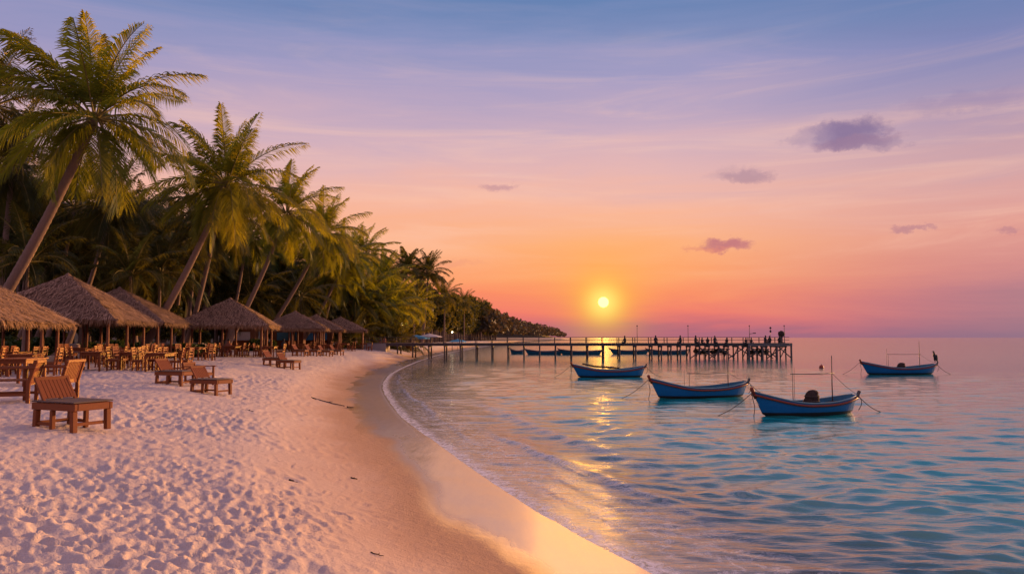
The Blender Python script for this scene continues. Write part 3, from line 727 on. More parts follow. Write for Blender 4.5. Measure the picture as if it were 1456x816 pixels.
# trees along the far shore, right of the huts: each one can be told apart
for k in range(88):
    q = (k + rnd.random()) / 88; u = 556 + 150 * q ** .9; y = 140 + 300 * q ** 1.5 + rnd.uniform(-6, 22)
    top = float(np.interp(u, [556, 600, 630, 660, 700, 720], [400, 405, 415, 424, 437, 443])) + rnd.uniform(-4, 20)
    s = (480 - top) / F_PX * y / 7.4
    tree(gx(u, y), y, max(.7, s * .9), f'grey green shore tree {"above the wide blue parasol" if u < 590 else "above the pale parasol" if u < 625 else "above the small blue parasol" if u < 660 else "where the shore wood meets the headland"}, {"nearer" if y < 140 + 300 * q ** 1.5 + 8 else "farther"} rank', 'shore trees between the huts and the headland', s)
for k, (u, v, y) in enumerate([(632, 420, 190), (660, 428, 260), (684, 438, 330)]):
    c = at(u, v, y); xb = c.x; zb = ground(xb, y)
    o = empty('coconut_palm', (xb, y, zb), 0, 'distant palm poking its crown above the grey green shore trees', 'palm tree', 'distant palms above the shore trees')
    trunk_mb((0, 0, 0), (0, 0, c.z - zb), .25, .15, 0, k).build('trunk', M['trunk'], o)
    cr = link(bpy.data.objects.new('crown', CROWNS[k % 6][0]), o); cr.location = (0, 0, c.z - zb); cr.rotation_euler = (0, 0, k); cr.scale = (1.15, 1.15, 1.15)

def build_headland():
    rr = np.random.RandomState(5); V = []; Fc = []
    n = 1500
    for k in range(n):
        y = 330 * (1290 / 330) ** rr.uniform(0, 1)
        xs = float(np.interp(y, [204, 357, 572, 1100, 1300], [-9.4, -3.6, 14, 70, 100])); dd = 5 + rr.uniform(0, 1) ** 1.6 * 95
        x = xs - dd
        if y > 1200: x -= 4
        z = ground(x, y); h = rr.uniform(10.5, 16.5) * (1.0 if y < 1150 else .75); r = rr.uniform(3.2, 5.6)
        m = 46
        d = rr.normal(size=(m, 3)); d /= np.linalg.norm(d, axis=1)[:, None]; d[:, 2] = np.abs(d[:, 2]) * 1.0 - .25
        p = np.array([x, y, z + h * .52]) + d * np.array([r, r, h * .5]) * rr.uniform(.75, 1.1, (m, 1))
        e1 = rr.normal(size=(m, 3)); e1 /= np.linalg.norm(e1, axis=1)[:, None]; e2 = np.cross(e1, rr.normal(size=(m, 3))); e2 /= np.linalg.norm(e2, axis=1)[:, None]
        s = rr.uniform(.8, 1.7, (m, 1))
        q = np.stack([p - e1 * s, p + e2 * s * .7, p + e1 * s, p - e2 * s * .7], 1).reshape(-1, 3)
        V.append(q)
    V = np.concatenate(V); me = bpy.data.meshes.new('headland_forest'); nf = len(V) // 4
    me.vertices.add(len(V)); me.vertices.foreach_set('co', V.astype(np.float32).ravel())
    me.loops.add(len(V)); me.loops.foreach_set('vertex_index', np.arange(len(V), dtype=np.int32))
    me.polygons.add(nf); me.polygons.foreach_set('loop_start', np.arange(0, len(V), 4, dtype=np.int32)); me.polygons.foreach_set('loop_total', np.full(nf, 4, np.int32))
    me.update(calc_edges=True); me.materials.append(M['far_leaf'])
    tag(link(bpy.data.objects.new('headland_forest', me)), 'brown hazy wood covering the far headland', 'forest', kind='stuff')
build_headland()

BUSH = [foliage_mb(400 + k, .95, .48, 900, .13, 8, .0).mesh('bush', M['bush']) for k in range(3)]
for k, (u, y, s, lab) in enumerate([(262, 52, 1.2, 'round green bush left of the lone hut'), (284, 53, 1.0, 'small bright green bush touching the lone hut'), (244, 55, 1.0, 'dark bush at the foot of the second tallest palm'),
                                   (300, 62, 1.1, 'bush behind the left side of the lone hut'), (60, 50, 1.4, 'bush behind the nearest hut'), (20, 50, 1.5, 'bush behind the nearest hut by the left edge'), (130, 57, 1.2, 'bush seen between the posts of the tall hut'),
                                   (170, 58, 1.2, 'bush seen under the right eave of the tall hut'), (380, 74, 1.2, 'bush seen right of the lone hut'), (210, 60, 1.3, 'bush behind the base of the leaning trunk'), (360, 76, 1.3, 'bush seen under the lone hut'), (520, 108, 1.5, 'bush right of the last far hut')]):
    x = gx(u, y); o = link(bpy.data.objects.new('bush', BUSH[k % 3])); o.location = (x, y, ground(x, y) - .12); o.scale = (s, s, s); o.rotation_euler = (0, 0, k * 1.1)
    tag(o, lab, 'bush', 'bushes at the edge of the grove')

# ------------------------------------------------------------------ thatched pavilions
def hut(x, y, s, eave, peak, rz, label, seed, extra_posts=True):
    z = ground(x, y); rr = random.Random(seed)
    o = empty('thatched_hut', (x, y, z), rz, label, 'hut', 'thatched beach huts')
    hs = s / 2; mb = MB(); nu, nv = 22, 16; st = MB()
    nz = lambda a, b: (math.sin(a * 12.9898 + b * 78.233 + seed) * 43758.5453) % 1.0
    def P(side, a, b):                     # a along the eave -1..1, b 0 eave .. 1 peak
        q = 1 - b
        zz = eave + (peak - eave) * (b + .035 * math.sin(math.pi * b))
        lx = a * hs * max(q, .012); ly = -hs * max(q, .012)
        p = Vector((lx, ly, zz))
        return Quaternion((0, 0, 1), side * math.pi / 2) @ p
    for side in range(4):
        vs = []
        for j in range(nv + 1):
            for i in range(nu + 1):
                a = -1 + 2 * i / nu; b = j / nv; p = P(side, a, b)
                edge = 0 < i < nu
                k = (nz(i + side * 31, j) - .5) * .07 + (.05 if j % 3 == 0 else 0)
                n = Quaternion((0, 0, 1), side * math.pi / 2) @ Vector((0, -(peak - eave), hs)).normalized()
                vs.append(p + n * (k if edge and j < nv else .0) + Vector((0, 0, -.05 * nz(i + side * 31, 3) if j == 0 else 0)))
        fs = [(j * (nu + 1) + i, j * (nu + 1) + i + 1, (j + 1) * (nu + 1) + i + 1, (j + 1) * (nu + 1) + i) for j in range(nv) for i in range(nu)]
        mb.add(vs, fs, 0, False)
        # underside
        lo = [Quaternion((0, 0, 1), side * math.pi / 2) @ Vector(v) for v in ((-hs, -hs, eave - .06), (hs, -hs, eave - .06), (0, 0, peak - .16))]
        mb.add(lo, [(2, 1, 0)], 0)
        n = Quaternion((0, 0, 1), side * math.pi / 2) @ Vector((0, -(peak - eave), hs)).normalized()
        dn = (P(side, 0, 0) - P(side, 0, 1)).normalized(); ax = Quaternion((0, 0, 1), side * math.pi / 2) @ Vector((1, 0, 0))
        # loose straws over the whole slope
        for k in range(1200):
            b = 1 - math.sqrt(rr.random()); a = rr.uniform(-.99, .99); p = P(side, a, b) + n * .045
            d = (dn + ax * rr.uniform(-.35, .35) + n * rr.uniform(.05, .34)).normalized(); l = rr.uniform(.22, .52); w = ax * rr.uniform(.012, .04)
            st.add([p - w, p + w, p + d * l + w * .3, p + d * l - w * .3], [(0, 1, 2, 3)])
    roof = mb.build('roof', M['thatch'], o)
    st.build('straw', M['straw'], roof)
    fr = MB()
    for side in range(4):
        ax = Quaternion((0, 0, 1), side * math.pi / 2) @ Vector((1, 0, 0)); ot = Quaternion((0, 0, 1), side * math.pi / 2) @ Vector((0, -1, 0))
        for k in range(520):
            a = rr.uniform(-1.01, 1.01); b = rr.uniform(0, .05); p = P(side, a, b) + ot * rr.uniform(-.05, .04) + Vector((0, 0, rr.uniform(-.04, .05)))
            d = (Vector((0, 0, -1)) + ot * rr.uniform(.1, .8) + ax * rr.uniform(-.28, .28)).normalized(); l = rr.uniform(.16, .42); w = ax * rr.uniform(.010, .026)
            fr.add([p - w, p + w, p + d * l + w * .25, p + d * l - w * .25], [(0, 1, 2, 3)])
    fr.build('fringe', M['fringe'], roof)
    cap = MB(); cap.lathe((0, 0, peak - .10), [(.22, 0), (.19, .08), (.10, .16), (.03, .22)], 10); cap.build('cap', M['thatch'], roof)
    pp = hs - .55; pos = [(-pp, -pp), (pp, -pp), (pp, pp), (-pp, pp)]
    if extra_posts: pos += [(0, -pp), (0, pp), (pp, 0), (-pp, 0)]
    for q, (a, b) in enumerate(pos):
        pm = MB(); tp = eave + (peak - eave) * (.55 / hs) - .14
        pm.tube([(a, b, -.15), (a + .02, b, tp * .5), (a, b + .01, tp)], [.085, .078, .07], 8); pm.build('post', M['post'], o)
    bm = MB(); zt = eave + (peak - eave) * (.55 / hs) - .18
    for sg in (-1, 1):
        bm.box((0, sg * pp, zt), (2 * pp + .3, .1, .14)); bm.box((sg * pp, 0, zt - .13), (.1, 2 * pp + .3, .12))
    bm.bar((-pp, -pp, zt), (0, 0, peak - .25), .08, .1); bm.bar((pp, pp, zt), (0, 0, peak - .25), .08, .1); bm.bar((pp, -pp, zt), (0, 0, peak - .25), .08, .1); bm.bar((-pp, pp, zt), (0, 0, peak - .25), .08, .1)
    bm.build('beams', M['post'], o)
    return o
HUT_ROT = R(10)
HUTS = {}
for key, args in {
    'A': (-22.3, 30.5, 7.0, 1.92, 4.15, HUT_ROT, 'nearest thatched hut, its roof cut by the left edge', 31),
    'B': (-23.9, 41.5, 7.2, 2.2, 4.65, HUT_ROT, 'tall peaked thatched hut right behind the nearest one', 32),
    'C': (-24.9, 49.0, 7.4, 2.2, 4.4, HUT_ROT, 'thatched hut peeping out behind the tall peaked one', 33),
    'D': (-20.6, 56.5, 6.3, 2.2, 4.15, HUT_ROT, 'lone thatched hut standing apart in mid beach', 34),
    'E': (-21.0, 75.0, 6.2, 2.2, 3.85, HUT_ROT, 'first thatched hut of the small row far along the beach', 35),
    'F': (-21.4, 84.5, 6.2, 2.2, 3.8, HUT_ROT, 'middle thatched hut of the small row far along the beach', 36),
    'G': (-20.6, 93.0, 6.4, 2.2, 3.8, HUT_ROT, 'last thatched hut of the row, nearest the pier landing', 37)}.items():
    HUTS[key] = hut(*args)

# ------------------------------------------------------------------ wooden furniture
def make_lounger():
    o = empty('beach_chair', (0, 0, 0))          # faces +X, the back at -X
    L, W, H = 1.0, .68, .42
    f = MB()
    for sy in (-1, 1): f.box((0, sy * (W / 2 - .03), H - .065), (L, .06, .11), bev=.008)
    for sx in (-1, 1): f.box((sx * (L / 2 - .03), 0, H - .065), (.06, W - .125, .11), bev=.008)
    f.build('frame', M['wood'], o)
    st = MB()
    for k in range(9): st.box((-L / 2 + .055 + (L - .11) * k / 8, 0, H + .012), (.092, W + .02, .022), bev=.005)
    st.build('seat', M['wood_dark'], o)
    for sx in (-1, 0, 1):
        for sy in (-1, 1):
            g = MB(); g.bar((sx * (L / 2 - .06) , sy * (W / 2 - .045), -.03), (sx * (L / 2 - .075), sy * (W / 2 - .045), H - .125), .08, .085, .008) if sx else g.bar((-.06, sy * (W / 2 - .05), -.03), (-.06, sy * (W / 2 - .05), H - .125), .065, .065, .006)
            g.build('leg', M['wood'], o)
    for c_, sz in (((-.24, W / 2 - .05, .08), (.36, .035, .05)), ((-.24, .05 - W / 2, .08), (.36, .035, .05)), ((L / 2 - .075, 0, .09), (.035, W - .15, .05)), ((-L / 2 + .075, 0, .09), (.035, W - .15, .05))):
        s = MB(); s.box(c_, sz, bev=.005); s.build('stretcher', M['wood'], o)
    b = MB(); e = Vector((-.58, 0, .82)).normalized(); a = Vector((-L / 2 + .20, 0, H + .03))
    n = Vector((e.z, 0, -e.x))
    for sy in (-1, 1): b.bar(a + Vector((0, sy * .27, -.02)), a + Vector((0, sy * .27, 0)) + e * .40, .045, .04, .006)
    for k in range(8): b.bar(a + Vector((0, -.235 + .067 * k, 0)) + e * .02, a + Vector((0, -.235 + .067 * k, 0)) + e * .37, .06, .018, .003)
    b.bar(a + Vector((0, -.29, 0)) + e * .40, a + Vector((0, .29, 0)) + e * .40, .04, .06, .006)
    b.build('backrest', M['wood'], o)
    return o
def make_armchair():
    o = empty('armchair', (0, 0, 0)); W, D, H = .72, .66, .42
    st = MB()
    for k in range(8): st.box((-.27 + .078 * k, 0, H), (.068, W - .10, .024), bev=.004)
    st.box((.315, 0, H - .05), (.04, W - .10, .09), bev=.005); st.box((-.315, 0, H - .05), (.04, W - .10, .09), bev=.005)
    st.build('seat', M['wood'], o)
    for sx in (-1, 1):
        for sy in (-1, 1):
            g = MB(); top = .64 if sx > 0 else H + .02
            g.bar((sx * .33, sy * (W / 2 - .02), -.03), (sx * .33, sy * (W / 2 - .02), top), .065, .065, .007); g.build('leg', M['wood'], o)
    b = MB(); e = Vector((-.26, 0, .97)).normalized(); a = Vector((-.33, 0, H - .06))
    for sy in (-1, 1): b.bar(a + Vector((0, sy * (W / 2 - .02), 0)), a + Vector((0, sy * (W / 2 - .02), 0)) + e * .42, .06, .06, .006)
    b.bar(a + Vector((0, -W / 2 - .02, 0)) + e * .42, a + Vector((0, W / 2 + .02, 0)) + e * .42, .07, .06, .008)
    for k in range(9): b.bar(a + Vector((0, -.26 + .065 * k, 0)) + e * .05, a + Vector((0, -.26 + .065 * k, 0)) + e * .40, .05, .018)
    b.build('backrest', M['wood'], o)
    for sy in (-1, 1):
        r = MB(); r.bar((-.45, sy * (W / 2 - .01), .655), (.42, sy * (W / 2 - .01), .655), .10, .035, .008); r.build('armrest', M['wood'], o)
    for sy in (-1, 1): s = MB(); s.box((0, sy * (W / 2 - .02), .16), (.60, .03, .05)); s.build('stretcher', M['wood'], o)
    return o
def make_chair():
    o = empty('dining_chair', (0, 0, 0)); W, H = .46, .45
    st = MB(); st.box((0, 0, H), (.45, W, .035), bev=.008); st.box((0, 0, H - .045), (.40, W - .06, .05)); st.build('seat', M['wood'], o)
    for sx in (-1, 1):
        for sy in (-1, 1):
            g = MB(); g.bar((sx * .20, sy * (W / 2 - .03), -.03), (sx * .19, sy * (W / 2 - .03), H - .02), .05, .05, .005); g.build('leg', M['wood'], o)
    b = MB(); e = Vector((-.14, 0, .99)).normalized(); a = Vector((-.20, 0, H))
    for sy in (-1, 1): b.bar(a + Vector((0, sy * (W / 2 - .03), 0)), a + Vector((0, sy * (W / 2 - .03), 0)) + e * .50, .045, .045, .005)
    for q in (.16, .28, .40, .49): b.bar(a + Vector((0, -W / 2 + .03, 0)) + e * q, a + Vector((0, W / 2 - .03, 0)) + e * q, .02, .065)
    b.build('backrest', M['wood'], o)
    for sy in (-1, 1): s = MB(); s.box((0, sy * (W / 2 - .03), .16), (.38, .022, .035)); s.build('stretcher', M['wood'], o)
    return o
def make_table():
    o = empty('dining_table', (0, 0, 0)); L, W, H = 1.5, .85, .74
    t = MB()
    for k in range(7): t.box((0, -W / 2 + W / 14 + W * k / 7, H), (L, W / 7 - .008, .035), bev=.005)
    t.build('tabletop', M['wood'], o)
    a = MB()
    for sy in (-1, 1): a.box((0, sy * (W / 2 - .08), H - .07), (L - .2, .03, .10))
    for sx in (-1, 1): a.box((sx * (L / 2 - .1), 0, H - .07), (.03, W - .2, .10))
    a.build('apron', M['wood'], o)
    for sx in (-1, 1):
        for sy in (-1, 1):
            g = MB(); g.box((sx * (L / 2 - .1), sy * (W / 2 - .08), (H - .02) / 2 - .02), (.075, .075, H - .01), bev=.006); g.build('leg', M['wood'], o)
    return o
PROTO = {}
def place(kind, x, y, rz, label, group, cat, s=1.0, dz=0):
    if kind not in PROTO:
        o = PROTO[kind] = {'lounger': make_lounger, 'armchair': make_armchair, 'chair': make_chair, 'table': make_table}[kind]()
    else: o = copy_tree(PROTO[kind])
    o.location = (x, y, ground(x, y) + dz); o.rotation_euler = (0, 0, rz); o.scale = (s, s, s)
    tag(o, label, cat, group); return o
def seat(u, v, h=1.36):
    y = h * F_PX / (v - 480); return gx(u, y), y
LG = 'low wooden beach chairs facing the sea'
x, y = seat(110, 600); place('lounger', x - .05, y + .05, R(-24), 'low wooden beach chair alone on the sand, nearest the camera', LG, 'beach chair', 1.0)
x, y = seat(252, 543); place('lounger', x, y, R(-14), 'left low beach chair of the pair right of the dining tables', LG, 'beach chair', .98)
x, y = seat(303, 547); place('lounger', x, y, R(-20), 'right low beach chair of the pair right of the dining tables', LG, 'beach chair', .98)
x, y = seat(286, 540); place('armchair', x, y, R(-10), 'wooden armchair between the pair of low beach chairs', 'wooden armchairs on the open sand', 'armchair', .9)
x, y = seat(392, 515); place('lounger', x, y, R(-12), 'left low beach chair of the two in front of the lone hut', LG, 'beach chair', 1.1)
x, y = seat(412, 515.5); place('lounger', x, y, R(-16), 'right low beach chair of the two in front of the lone hut', LG, 'beach chair', 1.1)
for k, (u, v, lab) in enumerate([(428, 505, 'leftmost'), (446, 504, 'second'), (464, 503, 'third'), (480, 501.5, 'last')]):
    x, y = seat(u, v); place('lounger', x, y, R(-10), lab + ' low beach chair of the line in front of the far huts', LG, 'beach chair', 1.1)
AG = 'wooden armchairs by the left edge'
x, y = seat(22, 571); place('armchair', x, y, R(200), 'wooden armchair cut by the left edge, turned away from the sea', AG, 'armchair', 1.12)
x, y = seat(78, 566); place('armchair', x, y, R(185), 'wooden armchair right behind the nearest beach chair', AG, 'armchair', 1.12)
x, y = seat(34, 548); place('table', x, y, R(100), 'dining table behind the two armchairs at the left edge', 'dining tables on open sand', 'table')
HN = {'A': 'nearest hut', 'B': 'tall peaked hut', 'C': 'hut behind the tall peaked one', 'D': 'lone hut', 'E': 'first far hut', 'F': 'middle far hut', 'G': 'last far hut', 'S': 'open sand'}
SETS = [('A', 'front', -18.9, 27.6), ('A', 'middle', -19.6, 30.6), ('A', 'rear', -22.0, 32.2), ('A', 'left', -22.2, 28.6), ('A', 'outer', -16.9, 27.0),
        ('S', 'left', -17.0, 31.6), ('S', 'middle', -15.6, 32.2), ('S', 'right', -14.2, 31.4), ('S', 'back', -17.6, 35.0),
        ('B', 'front', -21.9, 39.6), ('B', 'middle', -23.4, 42.2), ('B', 'rear', -21.2, 43.2), ('B', 'outer', -18.9, 38.6),
        ('C', 'front', -22.4, 47.4), ('C', 'rear', -22.0, 50.2), ('C', 'outer', -18.9, 46.4),
        ('D', 'front', -19.6, 54.4), ('D', 'middle', -21.4, 55.6), ('D', 'rear', -19.4, 58.0), ('D', 'outer', -17.2, 55.2), ('D', 'left', -21.8, 53.0),
        ('E', 'front', -20.0, 73.4), ('E', 'rear', -20.4, 76.2), ('E', 'outer', -17.6, 73.6),
        ('F', 'front', -20.4, 83.2), ('F', 'outer', -18.0, 83.6), ('G', 'front', -19.6, 91.2), ('G', 'outer', -17.6, 92.0)]
ORD = {'front': 'front', 'middle': 'middle', 'rear': 'rear', 'left': 'left', 'outer': 'seaward', 'right': 'right', 'back': 'rearmost'}
fr_ = random.Random(8)
for hk, pos, x, y in SETS:
    where = ('under the ' + HN[hk]) if hk != 'S' and pos != 'outer' else ('beside the ' + HN[hk] if hk != 'S' else 'in the open before the tall hut')
    rz = HUT_ROT + R(90) + R(fr_.uniform(-8, 8)); w = ORD[pos]
    place('table', x, y, rz, f'{w} brown wooden dining table {where}', 'dining tables around the huts', 'table')
    q = Quaternion((0, 0, 1), rz)
    for sd, off, an in (('camera side left', (-.35, .72), -90), ('camera side right', (.38, .70), -90), ('far side left', (-.36, -.70), 90), ('far side right', (.36, -.74), 90)):
        p = q @ Vector((off[0], off[1] * fr_.uniform(.95, 1.15), 0))
        name = {'camera side left': 'landward chair, near end,', 'camera side right': 'landward chair, far end,', 'far side left': 'seaward chair, near end,', 'far side right': 'seaward chair, far end,'}[sd]
        place('chair', x + p.x, y + p.y, rz + R(an + fr_.uniform(-12, 12)), f'{name} at the {w} table {where}', 'brown wooden dining chairs', 'chair')

# ------------------------------------------------------------------ pier
PY = 96.0
def build_pier():
    x0, x1 = -18.5, gx(1113, PY); zd = 1.92
    ang = math.atan2(-2.0, x1 - x0)
    o = empty('pier', (x0, PY + 1.0, 0), ang, 'long dark timber pier on piles running out from the beach', 'pier')
    Lp = math.hypot(x1 - x0, 2.0); W = 2.4
    d = MB()
    n = int(Lp / .22)
    for k in range(n): d.box((.11 + k * .22, 0, zd), (.20, W, .06))
    d.build('deck', M['pier_deck'], o)
    b = MB()
    for sy in (-1, 1): b.box((Lp / 2, sy * (W / 2 - .12), zd - .18), (Lp, .16, .28))
    b.build('beam', M['pier'], o)
    ab = MB(); ab.box((1.5, 0, 1.25), (3.0, W + .25, 1.2), bev=.03); ab.build('abutment', M['concrete'], o)
    step = 1.95; k = 0; xx = 4.4
    rr = random.Random(2)
    while xx < Lp + .1:
        xg = x0 + xx * math.cos(ang); yg = PY + 1 + xx * math.sin(ang)
        zb = ground(xg, yg) - .4
        for sy in (-1, 1):
            p = MB(); ln = rr.uniform(-.06, .06)
            p.tube([(xx + ln, sy * (W / 2 - .1), zb), (xx, sy * (W / 2 - .1), zd - .04)], [.10, .085], 8)
            p.build('pile', M['pier'], o)
        c = MB(); c.box((xx, 0, zd - .40), (.18, W + .3, .16)); c.build('cap_beam', M['pier'], o)
        if xx > 17:
            br = MB(); sg = 1 if k % 2 else -1
            br.bar((xx + .02, -W / 2 + .1, zd - .5), (xx + .02, W / 2 - .1, .15), .06, .12)
            if Lp - 13 < xx < Lp - 2: br.bar((xx, -W / 2 - .02, zd - .5 if sg > 0 else .1), (xx + 1.9, -W / 2 - .02, .1 if sg > 0 else zd - .5), .07, .12)
            br.build('brace', M['pier'], o)
        xx += step if xx < Lp - 17 else 1.15; k += 1
    k = 0; xx = .4
    while xx < Lp:
        for sy in (-1, 1):
            q = MB(); q.box((xx, sy * (W / 2 - .05), zd + .37), (.09, .09, .74)); q.build('rail_post', M['pier'], o)
        xx += 1.95; k += 1
    for sy in (-1, 1):
        r = MB(); r.box((Lp / 2, sy * (W / 2 - .05), zd + .72), (Lp, .07, .06)); r.box((Lp / 2, sy * (W / 2 - .05), zd + .40), (Lp, .05, .05)); r.build('handrail', M['pier'], o)
    # wider landing stage with knee braces at the head
    hd = MB(); hd.box((Lp - 2.6, -W / 2 - .55, zd), (5.2, 1.0, .07)); hd.box((Lp - 2.6, -W / 2 - 1.0, zd - .2), (5.2, .14, .26)); hd.build('head_stage', M['pier_deck'], o)
    for q in (0, 1.7, 3.4, 5.0):
        p = MB(); p.tube([(Lp - .1 - q, -W / 2 - .95, -2.5), (Lp - .1 - q, -W / 2 - .95, zd)], .12, 8); p.build('pile', M['pier'], o)
        if q < 5:
            p = MB(); p.bar((Lp - .1 - q, -W / 2 - .98, .15), (Lp - 1.7 - q, -W / 2 - .98, zd - .35), .07, .12); p.build('brace', M['pier'], o)
    return o, ang, Lp, zd
PIER, PANG, PLEN, PZ = build_pier()
def on_pier(u, off=0):
    """a spot on the pier deck in photo column u"""
    x = gx(u, PY); k = (x + 18.5) / math.cos(PANG)
    y = PY + 1 + k * math.sin(PANG); x = gx(u, y)
    return Vector((x - math.sin(PANG) * off, y + math.cos(PANG) * off, PZ + .035))
LAB = {907: 'lamp post above the middle of the pier', 980: 'lamp post left of the crowded pier end', 1068: 'lamp post with a small arm near the pier head', 1118: 'lamp post at the very end of the pier'}
for u in (907, 980, 1068, 1118):
    p = on_pier(u, .95); o = empty('lamp_post', p, 0, LAB[u], 'lamp post', 'lamp posts on the pier')
    m = MB(); m.tube([(0, 0, 0), (0, 0, 1.2), (0, 0, 2.05)], [.045, .035, .03], 8); m.build('pole', M['metal'], o)
    m = MB(); m.lathe((0, 0, 2.05), [(.03, 0), (.10, .03), (.10, .08), (.04, .14)], 10); m.build('lantern', M['metal'], o)
    if u == 1068:
        m = MB(); m.bar((0, 0, 1.1), (.75, 0, 1.25), .05, .06); m.box((.62, 0, 1.2), (.35, .03, .12)); m.build('sign_arm', M['metal'], o)
p = on_pier(1098, .9); o = empty('signal_mast', p, 0, 'thin mast with a dark double marker on top near the pier head', 'mast')
m = MB(); m.tube([(0, 0, 0), (0, 0, 1.95)], .02, 6); m.build('pole', M['metal'], o)
m = MB(); m.lathe((0, 0, 1.25), [(.02, 0), (.13, .12), (.13, .22), (.02, .36), (.02, .44), (.13, .54), (.13, .64), (.03, .74)], 10); m.build('marker', M['dark'], o)
p = on_pier(1111, .2); o = empty('net_reel', p, 0, 'round dark net heap on a frame at the pier head', 'net heap')
m = MB(); m.box((0, 0, .45), (.08, .6, .9)); m.box((0, 0, .06), (.7, .6, .1)); m.build('frame', M['pier'], o)
m = MB(); m.ball((0, 0, 1.1), (.42, .3, .40), 12, rough=.22, seed=4); m.build('net', M['tarp'], o)

# ------------------------------------------------------------------ people (small figures on the pier and the sand)
def skin_body(name, nodes, edges, mat, parent):
    me = bpy.data.meshes.new(name); me.from_pydata([n[0] for n in nodes], edges, [])
    o = bpy.data.objects.new(name, me); COL.objects.link(o)
    md = o.modifiers.new('skin', 'SKIN')
    for i, n in enumerate(nodes):
        sv = me.skin_vertices[0].data[i]; sv.radius = (n[1], n[1] if len(n) < 3 else n[2]); sv.use_root = i == 0
    sb = o.modifiers.new('sub', 'SUBSURF'); sb.levels = sb.render_levels = 1
    dg = bpy.context.evaluated_depsgraph_get(); ev = bpy.data.meshes.new_from_object(o.evaluated_get(dg))
    bpy.data.objects.remove(o); ev.name = name; ev.materials.clear(); ev.materials.append(mat)
    for p_ in ev.polygons: p_.use_smooth = True
    r = bpy.data.objects.new(name, ev); link(r, parent); return r
def make_person(sit, mat):
    o = empty('person', (0, 0, 0))
    if sit:   # on a low edge, knees bent, faces +X
        N = [((0, 0, .38), .15), ((0, 0, .62), .15), ((.02, 0, .84), .17), ((.03, 0, .95), .07), ((.05, 0, 1.06), .095), ((.05, 0, 1.15), .085),
             ((.02, .17, .86), .065), ((.10, .22, .62), .05), ((.30, .16, .52), .04), ((.36, .12, .52), .035), ((.02, -.17, .86), .065), ((.10, -.22, .62), .05), ((.30, -.16, .52), .04), ((.36, -.12, .52), .035),
             ((.02, .10, .36), .10), ((.42, .12, .42), .075), ((.40, .12, .06), .05), ((.52, .12, .03), .04), ((.02, -.10, .36), .10), ((.42, -.12, .42), .075), ((.40, -.12, .06), .05), ((.52, -.12, .03), .04)]
        hc = (.03, 0, 1.15)
    else:
        N = [((0, 0, .92), .14), ((0, 0, 1.15), .14), ((0, 0, 1.38), .16), ((0, 0, 1.49), .065), ((.02, 0, 1.60), .095), ((.02, 0, 1.68), .085),
             ((0, .18, 1.40), .06), ((.0, .24, 1.12), .048), ((.10, .23, .90), .038), ((.14, .22, .84), .035), ((0, -.18, 1.40), .06), ((.0, -.24, 1.12), .048), ((.10, -.23, .90), .038), ((.14, -.22, .84), .035),
             ((0, .09, .86), .10), ((.02, .10, .48), .07), ((0, .10, .07), .05), ((.12, .10, .04), .04), ((0, -.09, .86), .10), ((.02, -.10, .48), .07), ((0, -.10, .07), .05), ((.12, -.10, .04), .04)]
        hc = (.0, 0, 1.69)
    E = [(0, 1), (1, 2), (2, 3), (3, 4), (4, 5), (2, 6), (6, 7), (7, 8), (8, 9), (2, 10), (10, 11), (11, 12), (12, 13), (0, 14), (14, 15), (15, 16), (16, 17), (0, 18), (18, 19), (19, 20), (20, 21)]
    skin_body('body', N, E, mat, o)
    h = MB(); h.ball(hc, (.105, .10, .10), 10); h.build('hair', M['hair'], o)
    return o
PEOPLE = {}
def person(pos, rz, sit, mat, label, group, s=1.0):
    k = (sit, mat)
    o = copy_tree(PEOPLE[k]) if k in PEOPLE else PEOPLE.setdefault(k, make_person(sit, M[mat]))
    o.location = pos; o.rotation_euler = (0, 0, rz); o.scale = (s, s, s); tag(o, label, 'person', group); return o
PG = 'people on the pier'
for u, sit, off_, lab in [(887, True, -.5, 'lone dark figure sitting on the pier right of the sun'), (930, True, .2, 'dark figure sitting on the pier between the first two lamp posts'), (965, True, -.4, 'dark figure sitting on the pier just left of the second lamp post'),
                         (986, True, .1, 'leftmost dark figure of the group sitting right of the second lamp post'), (995, True, -.4, 'second dark figure of the group sitting right of the second lamp post'), (1003, True, .3, 'middle dark figure of the group sitting right of the second lamp post'),
                         (1013, True, -.2, 'fourth dark figure of the group sitting right of the second lamp post'), (1030, True, .2, 'rightmost dark figure of the group sitting right of the second lamp post'), (1057, True, .0, 'left dark figure of the two beside the sign arm lamp post'),
                         (1064, True, -.5, 'right dark figure of the two beside the sign arm lamp post'), (1084, True, .1, 'left dark figure of the pair sitting near the pier head'), (1090, True, -.3, 'right dark figure of the pair sitting near the pier head'), (1104, True, -.3, 'dark figure sitting beside the round net heap')]:
    pp_ = on_pier(u, -1.02); pp_.z -= .30
    person(pp_, R(-115 + (u * 37) % 170 - 40) + PANG, sit, 'dark', lab, PG, .78 + (u % 7) * .035)
for u, y, sit, mat, lab in [(541, 100, True, 'cloth_warm', 'person in rust clothes sitting by the pier landing'), (547, 101, False, 'cloth_warm', 'person in rust clothes standing by the pier landing'),
                            (326, 54.2, True, 'cloth_warm', 'person sitting at the front table under the lone hut'), (404, 72, True, 'dark', 'person in dark clothes sitting at the left of the first far hut')]:
    x = gx(u, y); person(Vector((x, y, ground(x, y))), R(-60), sit, mat, lab, 'people on the sand by the huts')

